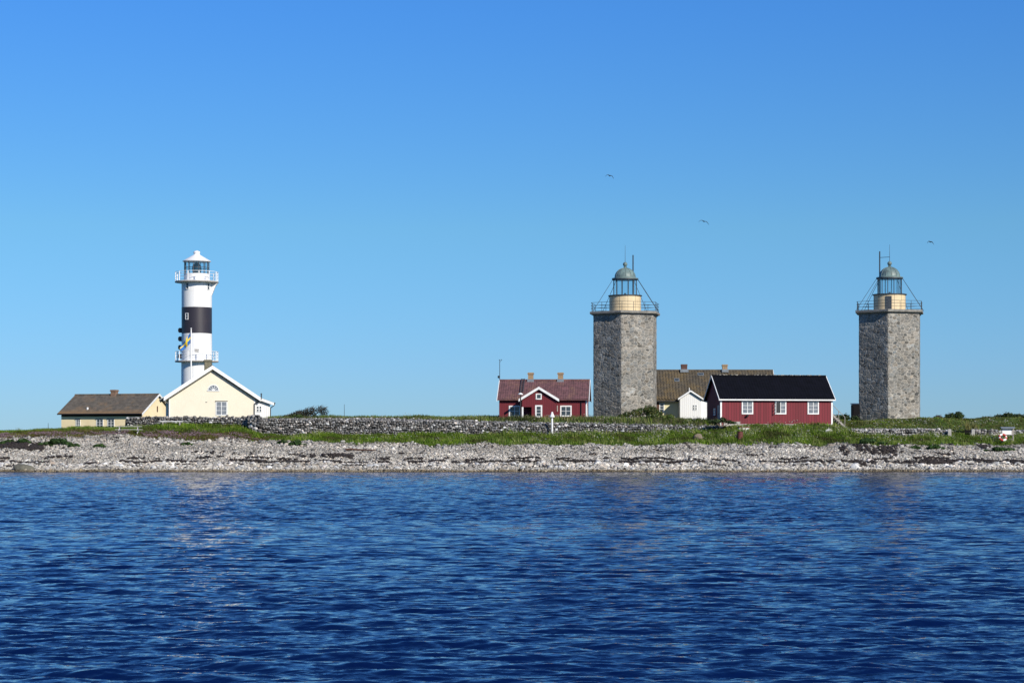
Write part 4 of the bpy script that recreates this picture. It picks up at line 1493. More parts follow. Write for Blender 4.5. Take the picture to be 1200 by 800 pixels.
# ------------------------------------------------------------------ long red house
def long_red_house():
    rz = R(9)
    L, D, Hh, Rg = 12.45, 6.0, 2.86, 5.25
    Y = 216.8
    k = F / Y
    zb = zpy(497.3, Y)
    PX = 910.2
    t = thing('long_red_house', frontplace(PX, Y, D, rz, zb), rz, 'long red boarded house with a black roof and three white windows', 'house')
    w, r = house(t, L, D, Hh, Rg, 'red', 'roof_black', 0.3, 0.28, barge=0.17, fascia=0.1, thick=0.1, tile=(0.3, 0.4, 0.03))
    X = lambda px: (px - PX) / k / math.cos(rz)
    for px in (875.2, 954.0):
        window(t, X(px), -D / 2, (497.3 - 483.8) / k, 1.02, 1.22, 0, 2, 3, 0.13, pane='pane_pale')
    wo = window(t, X(914.8), -D / 2, (497.3 - 483.8) / k, 1.02, 1.22, 0, 2, 3, 0.13, pane='pane_pale')
    # the casement that stands open; a black panel stands in for the unlit room
    MB().box(-0.51, -0.03, -0.035, -0.013, 0.02, 1.2).build('dark_room_panel', M['black_metal'], wo)
    c = MB()
    c.box(0, 0.5, -0.02, 0.02, 0, 0.06).box(0, 0.5, -0.02, 0.02, 1.12, 1.18).box(0, 0.06, -0.02, 0.02, 0.06, 1.12).box(0.44, 0.5, -0.02, 0.02, 0.06, 1.12)
    c.box(0.06, 0.44, -0.018, 0.018, 0.4, 0.44).box(0.06, 0.44, -0.018, 0.018, 0.76, 0.80)
    cs = c.build('casement', M['white'], wo, (-0.53, -0.06, 0.02), R(-105))
    for sx in (-1, 1):
        MB().box(sx * L / 2 - 0.09, sx * L / 2 + 0.09, -D / 2 - 0.035, -D / 2 + 0.1, -0.3, Hh - 0.04).build('corner_board', M['white'], t)
    MB().box(X(847), X(866.5), -D / 2 - 0.06, -D / 2 + 0.1, -0.3, 0.32).build('foundation', M['concrete'], t)
    MB().box(X(866.6), X(976), -D / 2 - 0.05, -D / 2 + 0.1, -0.3, 0.06).build('foundation', M['concrete'], t)
    m = MB().tube((X(874.5), -D / 2 - 0.02, 0.98), (X(874.5), -D / 2 - 0.2, 0.98), 0.03, 6)  # small dark thing hanging on a hook under the window
    m.lathe([(0.05, 0.82), (0.16, 0.9), (0.16, 1.0), (0.05, 1.06)], 10, X(874.5), -D / 2 - 0.22)
    m.build('wall_hook', M['black_metal'], t)
    # west gable: plank door and a small shuttered window
    d = MB().box(-0.45, 0.45, -0.05, 0.0, 0, 2.0).build('door', M['lead'], t, (-L / 2, -D / 2 + 0.9, 0.1), -math.pi / 2)
    MB().tube((0.3, -0.1, 1.0), (0.3, -0.1, 1.12), 0.03, 6).build('handle', M['black_metal'], d)
    window(t, -L / 2, -0.3, 1.1, 0.5, 0.6, -math.pi / 2, 1, 2, 0.08)
    window(t, L / 2, -D / 2 + 0.9, 1.0, 0.6, 1.1, math.pi / 2, 1, 2, 0.1)
    # moss along the ridge
    rg = np.random.default_rng(3)
    n = 90
    P = np.stack([rg.uniform(-L / 2, L / 2, n), rg.normal(-0.02, 0.07, n), np.full(n, Rg + 0.21)], -1)
    S = np.stack([rg.uniform(0.06, 0.2, n), rg.uniform(0.06, 0.12, n), rg.uniform(0.03, 0.07, n)], -1)
    v, f, cc = rock_mesh(P, S, np.ones((n, 3)), rg, RS1, RF1, 0.1)
    mesh_obj('ridge_moss', v, f, M['moss'], r)
    # timber stair at the east end
    st = MB()
    xa = L / 2 + 0.15
    n = 7
    for i in range(n):
        xx = xa + 0.1 + 0.19 * i
        zt = 1.15 - 0.2 * i
        st.box(xx, xx + 0.24, -D / 2 + 0.35, -D / 2 + 1.35, zt - 0.05, zt)
    for yy in (-D / 2 + 0.31, -D / 2 + 1.36):
        st.prism_y([(xa, 1.2), (xa, 0.95), (xa + 1.5, -0.45), (xa + 1.5, -0.2)], yy - 0.03, yy + 0.03)
    stair = st.build('stair', M['grey_wood'], t)
    rl = MB()
    rl.tube((xa, -D / 2 + 0.31, 2.2), (xa + 1.45, -D / 2 + 0.31, 0.8), 0.03, 6)
    for q in (0.02, 0.72, 1.42):
        zz = 1.1 - q * 0.96
        rl.tube((xa + q, -D / 2 + 0.31, zz - 0.1), (xa + q, -D / 2 + 0.31, zz + 1.08), 0.035, 6)
    rl.build('handrail', M['grey_wood'], stair)


long_red_house()


def slab_step():
    p = at(871.8, 500, 213.6)
    t = thing('doorstep', (p.x, p.y, float(H(p.x, p.y))), R(9), 'low step with a pale block under reddish planks before the long red house', 'step')
    z = p.z - t.location.z + 0.15
    MB().box(-0.55, 0.55, -0.3, 0.3, -0.3, z - 0.22).build('block', M['white'], t)
    m = MB()
    for i in range(3):
        m.box(-0.62, 0.62, -0.36 + 0.25 * i, -0.14 + 0.25 * i, z - 0.218, z - 0.14)
    m.build('plank', M['rust'], t)


slab_step()


def dark_shed():
    Y = 234
    k = F / Y
    z = zpy(496, Y)
    t = thing('shed', ((1002.4 - 600) / k, Y, z), 0, 'narrow black shed against the western side of the eastern stone tower', 'shed')
    MB().box(-0.42, 0.42, -0.6, 0.6, -0.4, 2.2).build('wall', M['dark_wood'], t)
    MB().prism_x([(-0.7, 2.18), (0.7, 2.3), (0.7, 2.38), (-0.7, 2.26)], -0.48, 0.48).build('roof', M['black_metal'], t)
    d = MB().box(-0.32, 0.32, -0.64, -0.6, 0.0, 1.95).build('door', M['dark_wood'], t)
    MB().tube((0.22, -0.68, 0.9), (0.22, -0.68, 1.05), 0.025, 6).build('handle', M['dark_iron'], d)


dark_shed()


# ------------------------------------------------------------------ small objects on the grass
def picnic_table():
    Y = 209.4
    X = (151 - 600) * Y / F
    z = float(H(X, Y))
    t = thing('picnic_table', (X, Y, z - 0.02), R(4), 'weathered grey picnic table with fixed benches in the pink heath', 'picnic table')
    top = MB()
    for i in range(4):
        top.box(-1.35, 1.35, -0.36 + 0.185 * i, -0.2 + 0.185 * i, 0.74, 0.785)
    top.build('tabletop', M['pale_wood'], t)
    for y in (-0.85, 0.6):
        b = MB().box(-1.35, 1.35, y, y + 0.13, 0.43, 0.47).box(-1.35, 1.35, y + 0.15, y + 0.28, 0.43, 0.47)
        b.build('bench', M['pale_wood'], t)
    for x in (-0.95, 0.95):
        l = MB().box(x - 0.04, x + 0.04, -0.85, 0.88, 0.36, 0.427).box(x - 0.04, x + 0.04, -0.3, 0.3, 0.67, 0.737)
        l.prism_x([(-0.25, 0.67), (-0.15, 0.67), (-0.6, -0.05), (-0.72, -0.05)], x - 0.035, x + 0.035).prism_x([(0.25, 0.67), (0.15, 0.67), (0.6, -0.05), (0.72, -0.05)], x - 0.035, x + 0.035)
        l.build('leg_frame', M['pale_wood'], t)


picnic_table()


def wall_bench():
    p = at(201, 496.5, 215.4)
    z = float(H(p.x, p.y))
    t = thing('bench', (p.x, p.y, z), R(2), 'pale plank bench in front of the low wall by the cream house', 'bench')
    h = 0.46
    MB().box(-1.2, 1.2, -0.22, -0.02, h, h + 0.07).box(-1.2, 1.2, 0.02, 0.22, h, h + 0.07).build('seat', M['white'], t)
    for x in (-0.9, 0.9):
        MB().box(x - 0.07, x + 0.07, -0.2, 0.2, -0.2, h - 0.003).build('leg', M['grey_wood'], t)


wall_bench()


def white_marker():
    Y = 214.1
    k = F / Y
    X = (647 - 600) / k
    z = float(H(X, Y))
    t = thing('marker_post', (X, Y, z), 0, 'white marker post with a pointed cap standing against the long stone wall', 'marker post')
    top = zpy(488.5, Y) - z
    MB().lathe([(0.11, -0.3), (0.10, top)], 10).build('post', M['white'], t, smooth=True)
    MB().lathe([(0.29, top), (0.28, top + 0.06), (0.12, top + 0.38), (0.10, top + 0.52), (0.03, top + 0.56)], 12).build('cap', M['white'], t, smooth=True)


white_marker()


def rusty_drum():
    p = at(867.3, 517, 208.9)
    z = float(H(p.x, p.y))
    t = thing('drum', (p.x, p.y, z), 0, 'rusty red metal drum standing in the grass above the beach', 'drum')
    MB().lathe([(0.29, -0.1), (0.3, 0.0), (0.3, 0.22), (0.32, 0.24), (0.3, 0.26), (0.3, 0.5), (0.32, 0.52), (0.3, 0.54), (0.3, 0.78), (0.27, 0.78), (0.27, 0.4)], 20).build('barrel', M['rust'], t, smooth=True)
    MB().lathe([(0.27, 0.7), (0.315, 0.77), (0.315, 0.81), (0.27, 0.82)], 20, caps=False).build('rim', M['dark_wood'], t, smooth=True)


rusty_drum()


def notice_board():
    Y = 209
    k = F / Y
    X = (1180.5 - 600) / k
    z = float(H(X, Y))
    t = thing('notice_board', (X, Y, z), 0, 'white notice board under a small dark roof on two posts', 'sign')
    Zp = lambda py: zpy(py, Y) - z
    MB().box(-0.55, 0.42, -0.05, -0.01, Zp(509), Zp(502.6)).build('board', M['white'], t)
    MB().box(-0.62, 0.68, 0.0, 0.05, Zp(509.6), Zp(502.3)).build('backing', M['grey_wood'], t)
    MB().prism_x([(-0.35, Zp(501.9)), (0.0, Zp(500.6)), (0.35, Zp(501.9)), (0.35, Zp(501.4)), (0.0, Zp(500.0)), (-0.35, Zp(501.4))], -0.72, 0.74).build('roof', M['lead'], t)
    for x in (-0.52, 0.62):
        MB().box(x - 0.05, x + 0.05, 0.06, 0.16, -0.3, Zp(501.2)).build('post', M['grey_wood'], t)


notice_board()


def lifebuoy():
    Y = 208.2
    k = F / Y
    X = (1174.3 - 600) / k
    z = float(H(X, Y))
    s = thing('lifebuoy_post', (X, Y, z), 0, 'short grey post carrying the lifebuoy beside the notice board', 'post')
    zc = zpy(512.3, Y) - z
    MB().box(-0.05, 0.05, 0.0, 0.1, -0.3, zc + 0.5).build('stake', M['grey_wood'], s)
    MB().box(-0.06, 0.06, -0.14, -0.003, zc + 0.28, zc + 0.34).build('hook', M['dark_iron'], s)
    vs, fs, mi = [], [], []
    n, m_, Rr, rr = 40, 10, 0.34, 0.12
    for i in range(n):
        a = 2 * math.pi * i / n
        for j in range(m_):
            b = 2 * math.pi * j / m_
            q = Rr + rr * math.cos(b)
            vs.append((q * math.cos(a), rr * math.sin(b), q * math.sin(a)))
    for i in range(n):
        for j in range(m_):
            fs.append((i * m_ + j, ((i + 1) % n) * m_ + j, ((i + 1) % n) * m_ + (j + 1) % m_, i * m_ + (j + 1) % m_))
            ang = 360 * (i + .5) / n
            mi.append(1 if 92 < ang < 140 or 272 < ang < 320 or ang < 14 or 180 < ang < 196 else 0)
    o = mesh_obj('lifebuoy', vs, fs, [M['buoy_red'], M['white']], None, True, mi)
    o.location = (X, Y - 0.30, z + zc)
    o.rotation_euler.x = R(-28)
    tag(o, 'red and white lifebuoy ring hung below the notice board', 'lifebuoy')


lifebuoy()

for px, pyt, pyb, Y, lab in ((1112.6, 502.6, 512, 214.6, 'squat pale concrete gatepost ending the wall below the eastern tower'),
                             (1140.2, 502.6, 514.5, 214.2, 'taller grey concrete gatepost beside the dark wall opening')):
    k = F / Y
    X = (px - 600) / k
    z = zpy(pyb, Y)
    h = (pyb - pyt) / k
    m = MB().box(-0.17, 0.17, -0.17, 0.17, -0.3, h - 0.06)
    m.add([(-.17, -.17, h - .06), (.17, -.17, h - .06), (.17, .17, h - .06), (-.17, .17, h - .06), (-.1, -.1, h), (.1, -.1, h), (.1, .1, h), (-.1, .1, h)],
          [(4, 5, 6, 7), (0, 1, 5, 4), (1, 2, 6, 5), (2, 3, 7, 6), (3, 0, 4, 7)])
    o = m.build('gatepost', M['concrete'], None, (X, Y, z))
    tag(o, lab, 'gatepost', 'pair of concrete gateposts')


def gap_shade_panel():  # dark planks added to fill in the shaded gap at the wall end
    Y = 214.9
    k = F / Y
    X = (1134.8 - 600) / k
    z = zpy(513, Y)
    t = thing('gap_shade_panel', (X, Y, z), 0, 'dark panel added for the shaded gap beside the concrete gatepost', 'gap_shade_panel')
    m = MB()
    for i in range(5):
        m.box(-0.36, 0.36, -0.02, 0.02, 0.05 + 0.17 * i, 0.19 + 0.17 * i)
    m.build('boards', M['dark_wood'], t)
    MB().box(-0.36, -0.28, 0.021, 0.07, -0.1, 0.92).box(0.28, 0.36, 0.021, 0.07, -0.1, 0.92).build('rail', M['dark_wood'], t)


gap_shade_panel()


def driftwood():
    for px0, px1, Y0, Y1, r, lab in ((388, 423, 199.0, 200.4, 0.09, 'long grey driftwood pole lying across the middle of the beach'), (405, 440, 201.6, 200.9, 0.11, 'shorter dark driftwood log above the long grey pole')):
        a = Vector(((px0 - 600) * Y0 / F, Y0, 0))
        b = Vector(((px1 - 600) * Y1 / F, Y1, 0))
        a.z, b.z = float(H(a.x, a.y)) + 0.22, float(H(b.x, b.y)) + 0.26
        m = MB()
        pts = [a.lerp(b, i / 6) + Vector((0, random.uniform(-.06, .06), random.uniform(-.02, .04))) for i in range(7)]
        for i in range(6):
            m.tube(pts[i], pts[i + 1], r * (1 - 0.08 * i), 7, r * (1 - 0.08 * (i + 1)))
        o = m.build('driftwood', M['grey_wood' if r < 0.1 else 'brown_wood'])
        tag(o, lab, 'driftwood')


driftwood()


# ------------------------------------------------------------------ plants
PAL = {
    'green': np.array([[0.11, 0.175, 0.018], [0.08, 0.135, 0.014], [0.15, 0.20, 0.028], [0.055, 0.10, 0.012]]),
    'dry': np.array([[0.18, 0.17, 0.07], [0.13, 0.13, 0.05], [0.09, 0.11, 0.03], [0.2, 0.18, 0.09]]),
    'heath': np.array([[0.13, 0.085, 0.05], [0.10, 0.075, 0.035], [0.085, 0.09, 0.03], [0.15, 0.10, 0.075]]),
    'tall': np.array([[0.13, 0.17, 0.055], [0.07, 0.115, 0.028], [0.18, 0.20, 0.085], [0.22, 0.22, 0.12]]),
}
PAL = {k: v * np.array([1.0, 1.08, 0.66]) * (0.85 if k == 'heath' else 1.0) for k, v in PAL.items()}


def blades(x, y, h, pal, rg, nb=6, spread=0.16, w=0.045, z=None):
    n = len(x)
    z = H(x, y) - 0.03 if z is None else z
    X = np.repeat(x, nb) + rg.normal(0, spread, n * nb)
    Yy = np.repeat(y, nb) + rg.normal(0, spread, n * nb)
    Zz = np.repeat(z, nb)
    hh = np.repeat(h, nb) * rg.uniform(0.55, 1.15, n * nb)
    a = rg.uniform(0, 2 * np.pi, n * nb)
    lean = rg.uniform(0.1, 0.55, n * nb) * hh
    ww = w * rg.uniform(0.6, 1.4, n * nb)
    p = np.stack([X, Yy, Zz], -1)
    perp = np.stack([-np.sin(a), np.cos(a), np.zeros_like(a)], -1) * ww[:, None]
    tip = p + np.stack([np.cos(a) * lean - 0.08 * hh, np.sin(a) * lean, hh], -1)
    V = np.stack([p - perp, p + perp, tip], 1).reshape(-1, 3)
    Fc = np.arange(len(V)).reshape(-1, 3)
    c = np.repeat(pal, nb, 0) * rg.uniform(0.75, 1.25, (n * nb, 1))
    C = np.repeat(c, 3, 0)
    return V, Fc, C


def pick(pal, n, rg):
    return PAL[pal][rg.integers(0, len(PAL[pal]), n)]


def grass():
    rg = np.random.default_rng(77)
    parts = []
    n = 52000
    x, y = rg.uniform(-64, 64, n), rg.uniform(205.5, 216.5, n)
    k = y > grass_line(x) - 0.2 + rg.exponential(0.25, n)
    x, y = x[k], y[k]
    px = 600 + x / 213 * F
    patch = wob(x, y, 5.0, 3) + 0.6 * wob(x, y, 1.6, 5)
    heath = (px < 320 + 25 * wob(x, y, 3, 1)) & (y < 212 + 1.2 * wob(x, y, 4, 2) + np.where(px < 140, 4, 0))
    tall = rg.uniform(size=len(x)) < np.clip(0.08 + 0.2 * (px > 560), 0, 1) * (patch > 0.1)
    h = rg.uniform(0.14, 0.34, len(x)) * (1 + 0.25 * np.clip(patch, -1, 2))
    h = np.where(heath, h * 0.55, h)
    h = np.where(tall, h * 1.7, h)
    c = pick('green', len(x), rg)
    dry = pick('dry', len(x), rg)
    ht = pick('heath', len(x), rg)
    tl = pick('tall', len(x), rg)
    u = rg.uniform(size=len(x))
    c = np.where(((patch < -0.5) & (u < 0.65))[:, None], dry * 0.75, c)
    c = np.where(tall[:, None], tl, c)
    c = np.where((heath & (u < 0.85))[:, None], ht, c)
    c = c * (1 + 0.30 * np.clip(patch, -1.8, 1.8))[:, None]
    h = np.where((px > 838) & (px < 990) & (y > 213.2), h * 0.35, h)
    h = np.clip(h, 0.06, 0.75)
    # keep the foot of the walls and houses free
    parts.append(blades(x, y, h, c, rg))
    n = 30000
    x, y = rg.uniform(-66, 66, n), rg.uniform(216.2, 236, n)
    px = 600 + x / 213 * F
    patch = wob(x, y, 6.0, 2)
    h = rg.uniform(0.18, 0.42, n)
    edge = (y < 221) & (px > 305) & (px < 860)
    h = np.where(edge, h * 1.3, h)
    h = np.where((y < 219.5) & (px > 560) & (px < 862), h * 1.35, h)
    east = px > 1000
    h = np.where(east, h * 0.6, h)
    west = px < 300
    h = np.where(west, h * 0.7, h)
    c = np.where((rg.uniform(size=n) < 0.45)[:, None], pick('tall', n, rg), pick('green', n, rg))
    c = np.where((east & (rg.uniform(size=n) < 0.6))[:, None], pick('dry', n, rg) * 0.75, c)
    weedy = (y < 221) & (px > 300) & (px < 870) & (rg.uniform(size=n) < 0.7)
    c = np.where(weedy[:, None], pick('tall', n, rg) * np.array([0.95, 0.82, 1.25]), c)
    c = c * (1 + 0.32 * np.clip(patch + 0.6 * wob(x, y, 1.4, 4), -1.8, 1.8))[:, None]
    # not inside the houses
    ok = np.ones(n, bool)
    for o in list(SC.objects):
        if o.type == 'EMPTY' and o.get('category') in ('house', 'lighthouse'):
            w = [ch for ch in o.children if ch.name.split('.')[0] in ('wall', 'shaft', 'lower_shaft')]
            if not w:
                continue
            bb = np.array([c_[:] for c_ in w[0].bound_box])
            lo, hi = bb.min(0), bb.max(0)
            ca, sa = math.cos(-o.rotation_euler.z), math.sin(-o.rotation_euler.z)
            lx = (x - o.location.x) * ca - (y - o.location.y) * sa
            ly = (x - o.location.x) * sa + (y - o.location.y) * ca
            ok &= ~((lx > lo[0] - 0.1) & (lx < hi[0] + 0.1) & (ly > lo[1] - 0.1) & (ly < hi[1] + 0.1))
    parts.append(blades(x[ok], y[ok], h[ok], c[ok], rg))
    V, Fc, C = join(parts)
    o = mesh_obj('grass', V, Fc, M['leaf'], None, False, None, C)
    tag(o, 'uneven green meadow grass over the top of the island', 'grass', kind='stuff')


grass()


def flowers():
    rg = np.random.default_rng(88)

    def heads(x, y, zz, s, c, name, label):
        n = len(x)
        P = np.stack([x, y, H(x, y) + zz], -1)
        S = np.stack([s, s, s * 0.45], -1)
        v, f, cc = rock_mesh(P, S, c, rg, RS1, RF1, 0.4)
        st = MB()
        o = mesh_obj(name, v, f, M['leaf'], None, False, None, cc)
        tag(o, label, 'flowers', kind='stuff')
    n = 7500
    px = rg.uniform(310, 1210, n)
    y = np.where(rg.uniform(size=n) < 0.5, rg.uniform(208, 215, n), rg.uniform(216, 222, n))
    x = (px - 600) * 213 / F
    d = wob(x, y, 5.0, 3) + 0.5 * wob(x, y, 2.0, 6)
    k = (d > 0.25) & (rg.uniform(size=n) < 0.25 + 0.75 * (px > 620))
    x, y = x[k], y[k]
    n = len(x)
    v = rg.uniform(0.35, 0.62, n)
    c = np.stack([v, v, v * 0.86], -1)
    heads(x, y, rg.uniform(0.25, 0.62, n), rg.uniform(0.03, 0.075, n), c, 'white_flowers', 'small white umbel flowers scattered through the tall grass')
    n = 6000
    px = rg.uniform(-20, 345, n)
    x = (px - 600) * 213 / F
    y = rg.uniform(206, 212.5, n)
    d = wob(x, y, 4.0, 2) + 0.5 * wob(x, y, 1.5, 4)
    k = (d > -0.1) & (y > grass_line(x) - 0.4) & (px < 335 - 12 * (y - 206))
    x, y = x[k], y[k]
    n = len(x)
    v = rg.uniform(0.20, 0.36, n)
    c = np.stack([v * 1.05, v * 0.72, v * 0.82], -1)
    heads(x, y, rg.uniform(0.08, 0.22, n), rg.uniform(0.03, 0.07, n), c, 'pink_flowers', 'low pink thrift flowers carpeting the western heath')


flowers()


def leaf_cloud(centres, radii, n, size, pal, rg, up=0.3):
    """leaf sized faces through the volume of several clumps"""
    ci = rg.choice(len(centres), n, p=np.prod(radii, 1) ** 0.6 / np.sum(np.prod(radii, 1) ** 0.6))
    d = rg.normal(size=(n, 3))
    d /= np.linalg.norm(d, axis=1)[:, None]
    rad = rg.uniform(0.35, 1.0, n) ** 0.5
    rad = rad * (1 + 0.12 * rg.normal(size=n))
    P = centres[ci] + d * rad[:, None] * radii[ci]
    nn = d + rg.normal(0, 0.6, (n, 3)) + np.array([0, 0, up])
    nn /= np.linalg.norm(nn, axis=1)[:, None]
    a = np.cross(nn, rg.normal(size=(n, 3)))
    a /= np.linalg.norm(a, axis=1)[:, None]
    b = np.cross(nn, a)
    s = size * rg.uniform(0.6, 1.5, n)[:, None]
    V = np.stack([P - a * s, P - b * s * 0.55, P + a * s, P + b * s * 0.55], 1).reshape(-1, 3)
    Fc = np.arange(len(V)).reshape(-1, 4)
    clump = rg.uniform(0.8, 1.2, len(centres))[ci]
    C = pal[rg.integers(0, len(pal), n)] * clump[:, None] * rg.uniform(0.8, 1.2, (n, 1))
    return V, Fc, np.repeat(C, 4, 0)


BUSH = np.array([[0.035, 0.065, 0.018], [0.05, 0.085, 0.022], [0.028, 0.05, 0.016], [0.07, 0.10, 0.03]])


def shrub(px, py, Y, w, h, label, seed, pal=BUSH, n=1600, clumps=7, size=0.11, name='shrub', swept=0.0, zb=None, cat='bush', stems=9, group=None):
    rg = np.random.default_rng(seed)
    X = (px - 600) * Y / F
    z = zpy(py, Y) if zb is None else zb
    t = thing(name, (X, Y, z), 0, label, cat, group)
    fx = np.linspace(-0.5, 0.5, clumps) + rg.normal(0, 0.06, clumps)
    prof = np.sqrt(np.clip(1 - (2 * fx) ** 2 * 0.8, 0.12, 1)) * rg.uniform(0.75, 1.05, clumps)
    if swept:
        prof = np.clip(0.35 + (fx + 0.5) * 0.75, 0.2, 1.0) * rg.uniform(0.85, 1.05, clumps)
    C = np.stack([fx * w, rg.normal(0, 0.14 * w, clumps), prof * h * 0.62], -1)
    Rr = np.stack([np.full(clumps, w / clumps * (1.7 if swept else 1.05)), np.full(clumps, w * 0.18), prof * h * 0.40], -1)
    V, Fc, Cc = leaf_cloud(C, Rr, n, size, pal, rg)
    mesh_obj('foliage', V, Fc, M['leaf'], t, False, None, Cc)
    m = MB()
    for i in range(stems):
        j = i % clumps
        b = Vector((C[j][0] * 0.10 - swept * 0.4, C[j][1] * 0.10, -0.25))
        e = Vector(C[j]) + Vector((rg.normal(0, 0.1) + swept * 0.35, rg.normal(0, 0.1), Rr[j][2] * 0.95))
        mid = b.lerp(e, 0.55) + Vector((rg.normal(0, 0.08) - swept * 0.1, 0, 0.05))
        m.tube(b, mid, 0.05, 5, 0.035)
        m.tube(mid, e, 0.035, 5, 0.012)
        for q in range(3):
            e2 = e + Vector((rg.normal(swept * 0.3, 0.16), rg.normal(0, 0.16), abs(rg.normal(0.08, 0.12))))
            m.tube(mid.lerp(e, 0.5), e2, 0.02, 4, 0.006)
    m.build('branches', M['stem'], t)


DULL = np.array([[0.060, 0.060, 0.040], [0.045, 0.05, 0.032], [0.08, 0.075, 0.05], [0.04, 0.042, 0.03]])
shrub(357, 490, 222, 3.6, 1.45, 'dark windswept bush leaning east behind the long stone wall', 3, DULL * 0.75, 3200, 11, 0.06, 'windswept_bush', 0.45, stems=26)
shrub(345, 491, 219, 2.6, 0.55, 'low green bush on the wall top under the windswept bush', 4, BUSH * 1.2, 700, 6, 0.09)
shrub(756, 491, 222.5, 4.6, 1.5, 'mounded green bush at the foot of the western stone tower', 5, np.concatenate([BUSH * 1.3, PAL['dry'] * 0.7]), 2600, 9, 0.10)
shrub(772, 492, 221, 4.2, 0.7, 'sprawling weedy bush beside the shuttered yellow wall', 15, np.concatenate([BUSH * 1.4, PAL['tall']]), 1500, 8, 0.09)
shrub(845, 497, 214.2, 2.4, 0.75, 'dark green bush by the west corner of the long red house', 6, BUSH, 900, 6, 0.10)
shrub(990, 496, 232, 3.4, 1.3, 'dark bush behind the stair of the long red house', 8, BUSH * 0.9, 1500, 7, 0.11)
shrub(1107, 494.5, 235, 2.3, 0.95, 'pale twiggy bush west of the rounded green one on the skyline', 9, DULL * 1.3, 700, 6, 0.09, stems=16)
shrub(1119, 494.5, 234, 2.4, 1.25, 'rounded green bush on the skyline above the gateposts', 10, BUSH, 1500, 6, 0.11)
shrub(1187, 494, 236, 5.2, 1.15, 'wide dark bush on the skyline behind the notice board', 11, BUSH * 0.95, 2400, 9, 0.11, stems=16)
shrub(1225, 494, 238, 5.0, 1.3, 'bush at the eastern edge of the view beyond the wide dark one', 12, BUSH, 1500, 8, 0.11)
shrub(1078, 495.5, 240, 2.6, 0.5, 'small low bush on the skyline just east of the eastern tower', 13, BUSH * 1.1, 500, 6, 0.09)
REED = np.array([[0.33, 0.30, 0.10], [0.25, 0.25, 0.09], [0.16, 0.18, 0.06]])


def reeds(px, py, Y, h, label, seed):
    rg = np.random.default_rng(seed)
    n = 40
    x, y = rg.normal(0, 0.12, n), rg.normal(0, 0.12, n)
    V, Fc, C = blades(x, y, np.full(n, h), REED[rg.integers(0, 3, n)], rg, 4, 0.06, 0.03, np.zeros(n))
    o = mesh_obj('reed_clump', V, Fc, M['leaf'], None, False, None, C)
    X = (px - 600) * Y / F
    o.location = (X, Y, zpy(py, Y) - 0.05)
    tag(o, label, 'reeds')


reeds(1134.6, 503.5, 217, 1.05, 'tall pale yellow reed clump above the dark wall opening', 1)
reeds(1143, 503.5, 217.5, 0.85, 'shorter yellow reed clump just east of the gatepost', 2)

KALE = np.array([[0.045, 0.095, 0.025], [0.06, 0.12, 0.03], [0.035, 0.075, 0.02]])
for i, (px, py, w, h, lab) in enumerate((
        (2, 521, 1.3, 0.45, 'sea kale clump at the far western end of the shingle'),
        (11, 519.5, 1.0, 0.4, 'small sea kale clump second from the western end of the shingle'),
        (27, 520.5, 1.3, 0.5, 'sea kale clump with pale seed heads above the dark seaweed patch'),
        (53, 521.5, 1.1, 0.4, 'low sea kale clump hugging the largest clump'),
        (68, 521.5, 1.9, 0.75, 'largest sea kale clump on the western shingle'),
        (87, 523.5, 1.0, 0.35, 'flat sea kale clump just east of the largest clump'),
        (116.5, 523.5, 0.9, 0.4, 'lone sea kale clump below the ochre cottage'),
        (331, 521.5, 0.9, 0.4, 'lesser of the two sea kale clumps below the long wall'),
        (347, 523.5, 1.4, 0.6, 'bigger of the two sea kale clumps below the long wall'),
        (219, 521.5, 1.0, 0.35, 'sea kale clump on the shingle below the cream house'),
        (1072, 525.5, 0.9, 0.45, 'single sea kale clump below the low eastern wall'),
        (1096, 526.5, 1.3, 0.45, 'sea kale clump below the squat gatepost'),
        (1172, 528, 2.2, 0.45, 'broad sea kale clump on the shingle below the notice board'),
        (1020, 522, 2.0, 0.8, 'leafy green clump at the grass edge below the eastern tower'))):
    # walk up the beach to the depth at which the ground shows at this row
    Ys = np.linspace(192, 212, 400)
    g_ = H((px - 600) * Ys / F, Ys, False)
    Yp = float(Ys[np.argmin(np.abs(YH + (HC - g_) * F / Ys - py))])
    Xp = (px - 600) * Yp / F
    shrub(px, py, Yp, w, h, lab, 100 + i, KALE, int(420 * w), 5, 0.12, 'sea_kale', 0, float(H(Xp, Yp)), 'beach plant', 4, 'sea kale on the shingle')


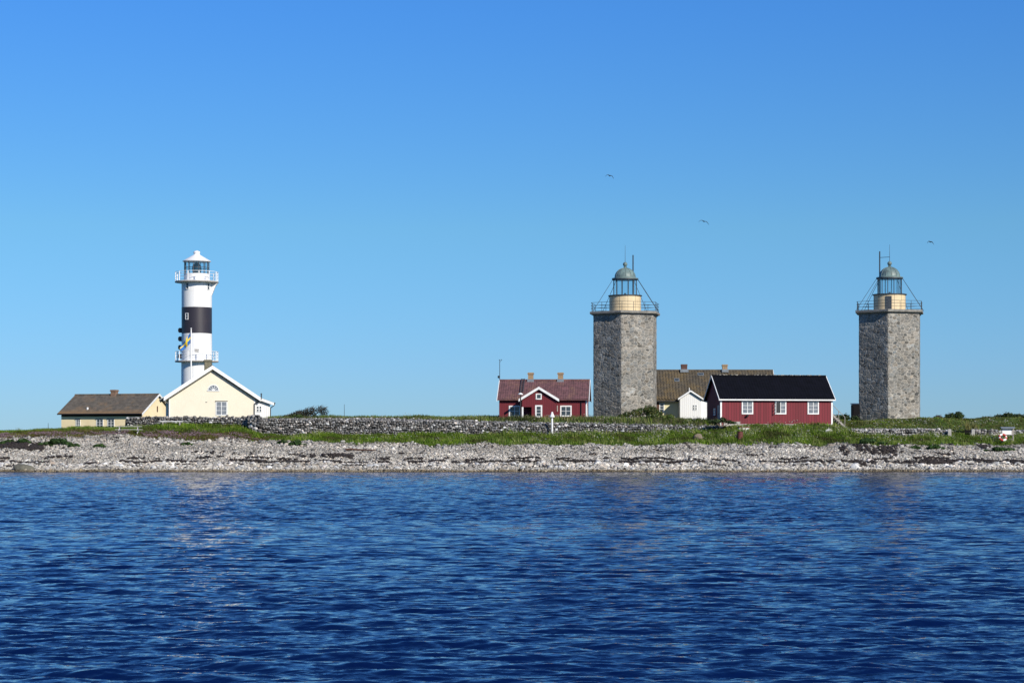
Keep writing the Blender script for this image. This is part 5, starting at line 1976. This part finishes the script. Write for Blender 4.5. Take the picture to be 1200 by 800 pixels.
# ------------------------------------------------------------------ gulls
def gull(px, py, Y, span, bank, label):
    """body is a loft; each wing grows out of the loft's open side"""
    st = [(-0.5, 0.01, 0.0), (-0.34, 0.05, 0.01), (-0.16, 0.085, 0.0), (0.02, 0.10, 0.0), (0.18, 0.085, 0.01), (0.29, 0.05, 0.03), (0.36, 0.055, 0.045), (0.44, 0.03, 0.04), (0.52, 0.006, 0.03)]
    n = 8
    vs, fs = [], []
    for y, r, z in st:
        for i in range(n):
            a = 2 * math.pi * (i + 0.5) / n
            vs.append((r * 0.75 * math.cos(a), y, z + r * math.sin(a) * 0.62))
    skip = {(2, 7), (3, 7), (2, 3), (3, 3)}
    for j in range(len(st) - 1):
        for i in range(n):
            if (j, i) in skip:
                continue
            fs.append((j * n + i, j * n + (i + 1) % n, (j + 1) * n + (i + 1) % n, (j + 1) * n + i))
    fs.append(tuple(range(n)))
    fs.append(tuple(range((len(st) - 1) * n, len(st) * n))[::-1])
    for sg, e0, e1 in ((1, 7, 0), (-1, 3, 4)):
        ring = [2 * n + e0, 3 * n + e0, 4 * n + e0, 4 * n + e1, 3 * n + e1, 2 * n + e1]
        prev = ring
        for x, zc, yc, ch, th in ((0.28, 0.06, 0.06, 0.09, 0.02), (0.52, 0.05, 0.07, 0.08, 0.016), (0.78, -0.07, 0.0, 0.06, 0.012), (1.0, -0.22, -0.12, 0.02, 0.006)):
            b = len(vs)
            x = x * span / 2
            lo = sg > 0
            zz = (-th, -th, -th, th, th, th) if lo else (th, th, th, -th, -th, -th)
            for (yy, z_) in zip((-ch, 0, ch, ch, 0, -ch), zz):
                vs.append((sg * x, yc + yy, zc + z_))
            cur = list(range(b, b + 6))
            for q in range(6):
                fs.append((prev[q], prev[(q + 1) % 6], cur[(q + 1) % 6], cur[q]))
            prev = cur
        fs.append(tuple(prev))
    o = mesh_obj('gull', vs, fs, M['bird'], None, True)
    bm = bmesh.new()
    bm.from_mesh(o.data)
    bmesh.ops.recalc_face_normals(bm, faces=bm.faces)
    bm.to_mesh(o.data)
    bm.free()
    o.location = at(px, py, Y)
    o.rotation_euler = (R(6), R(bank), R(12))
    tag(o, label, 'bird', 'gulls in the sky')


gull(714.5, 206, 205, 0.95, 12, 'highest of the three dark gulls, gliding above the western stone tower')
gull(825, 259.5, 215, 1.2, 14, 'gull with wings spread wide, gliding between the two stone towers')
gull(1090.5, 283.5, 225, 0.8, 10, 'smallest gull, flying just beside the eastern tower')
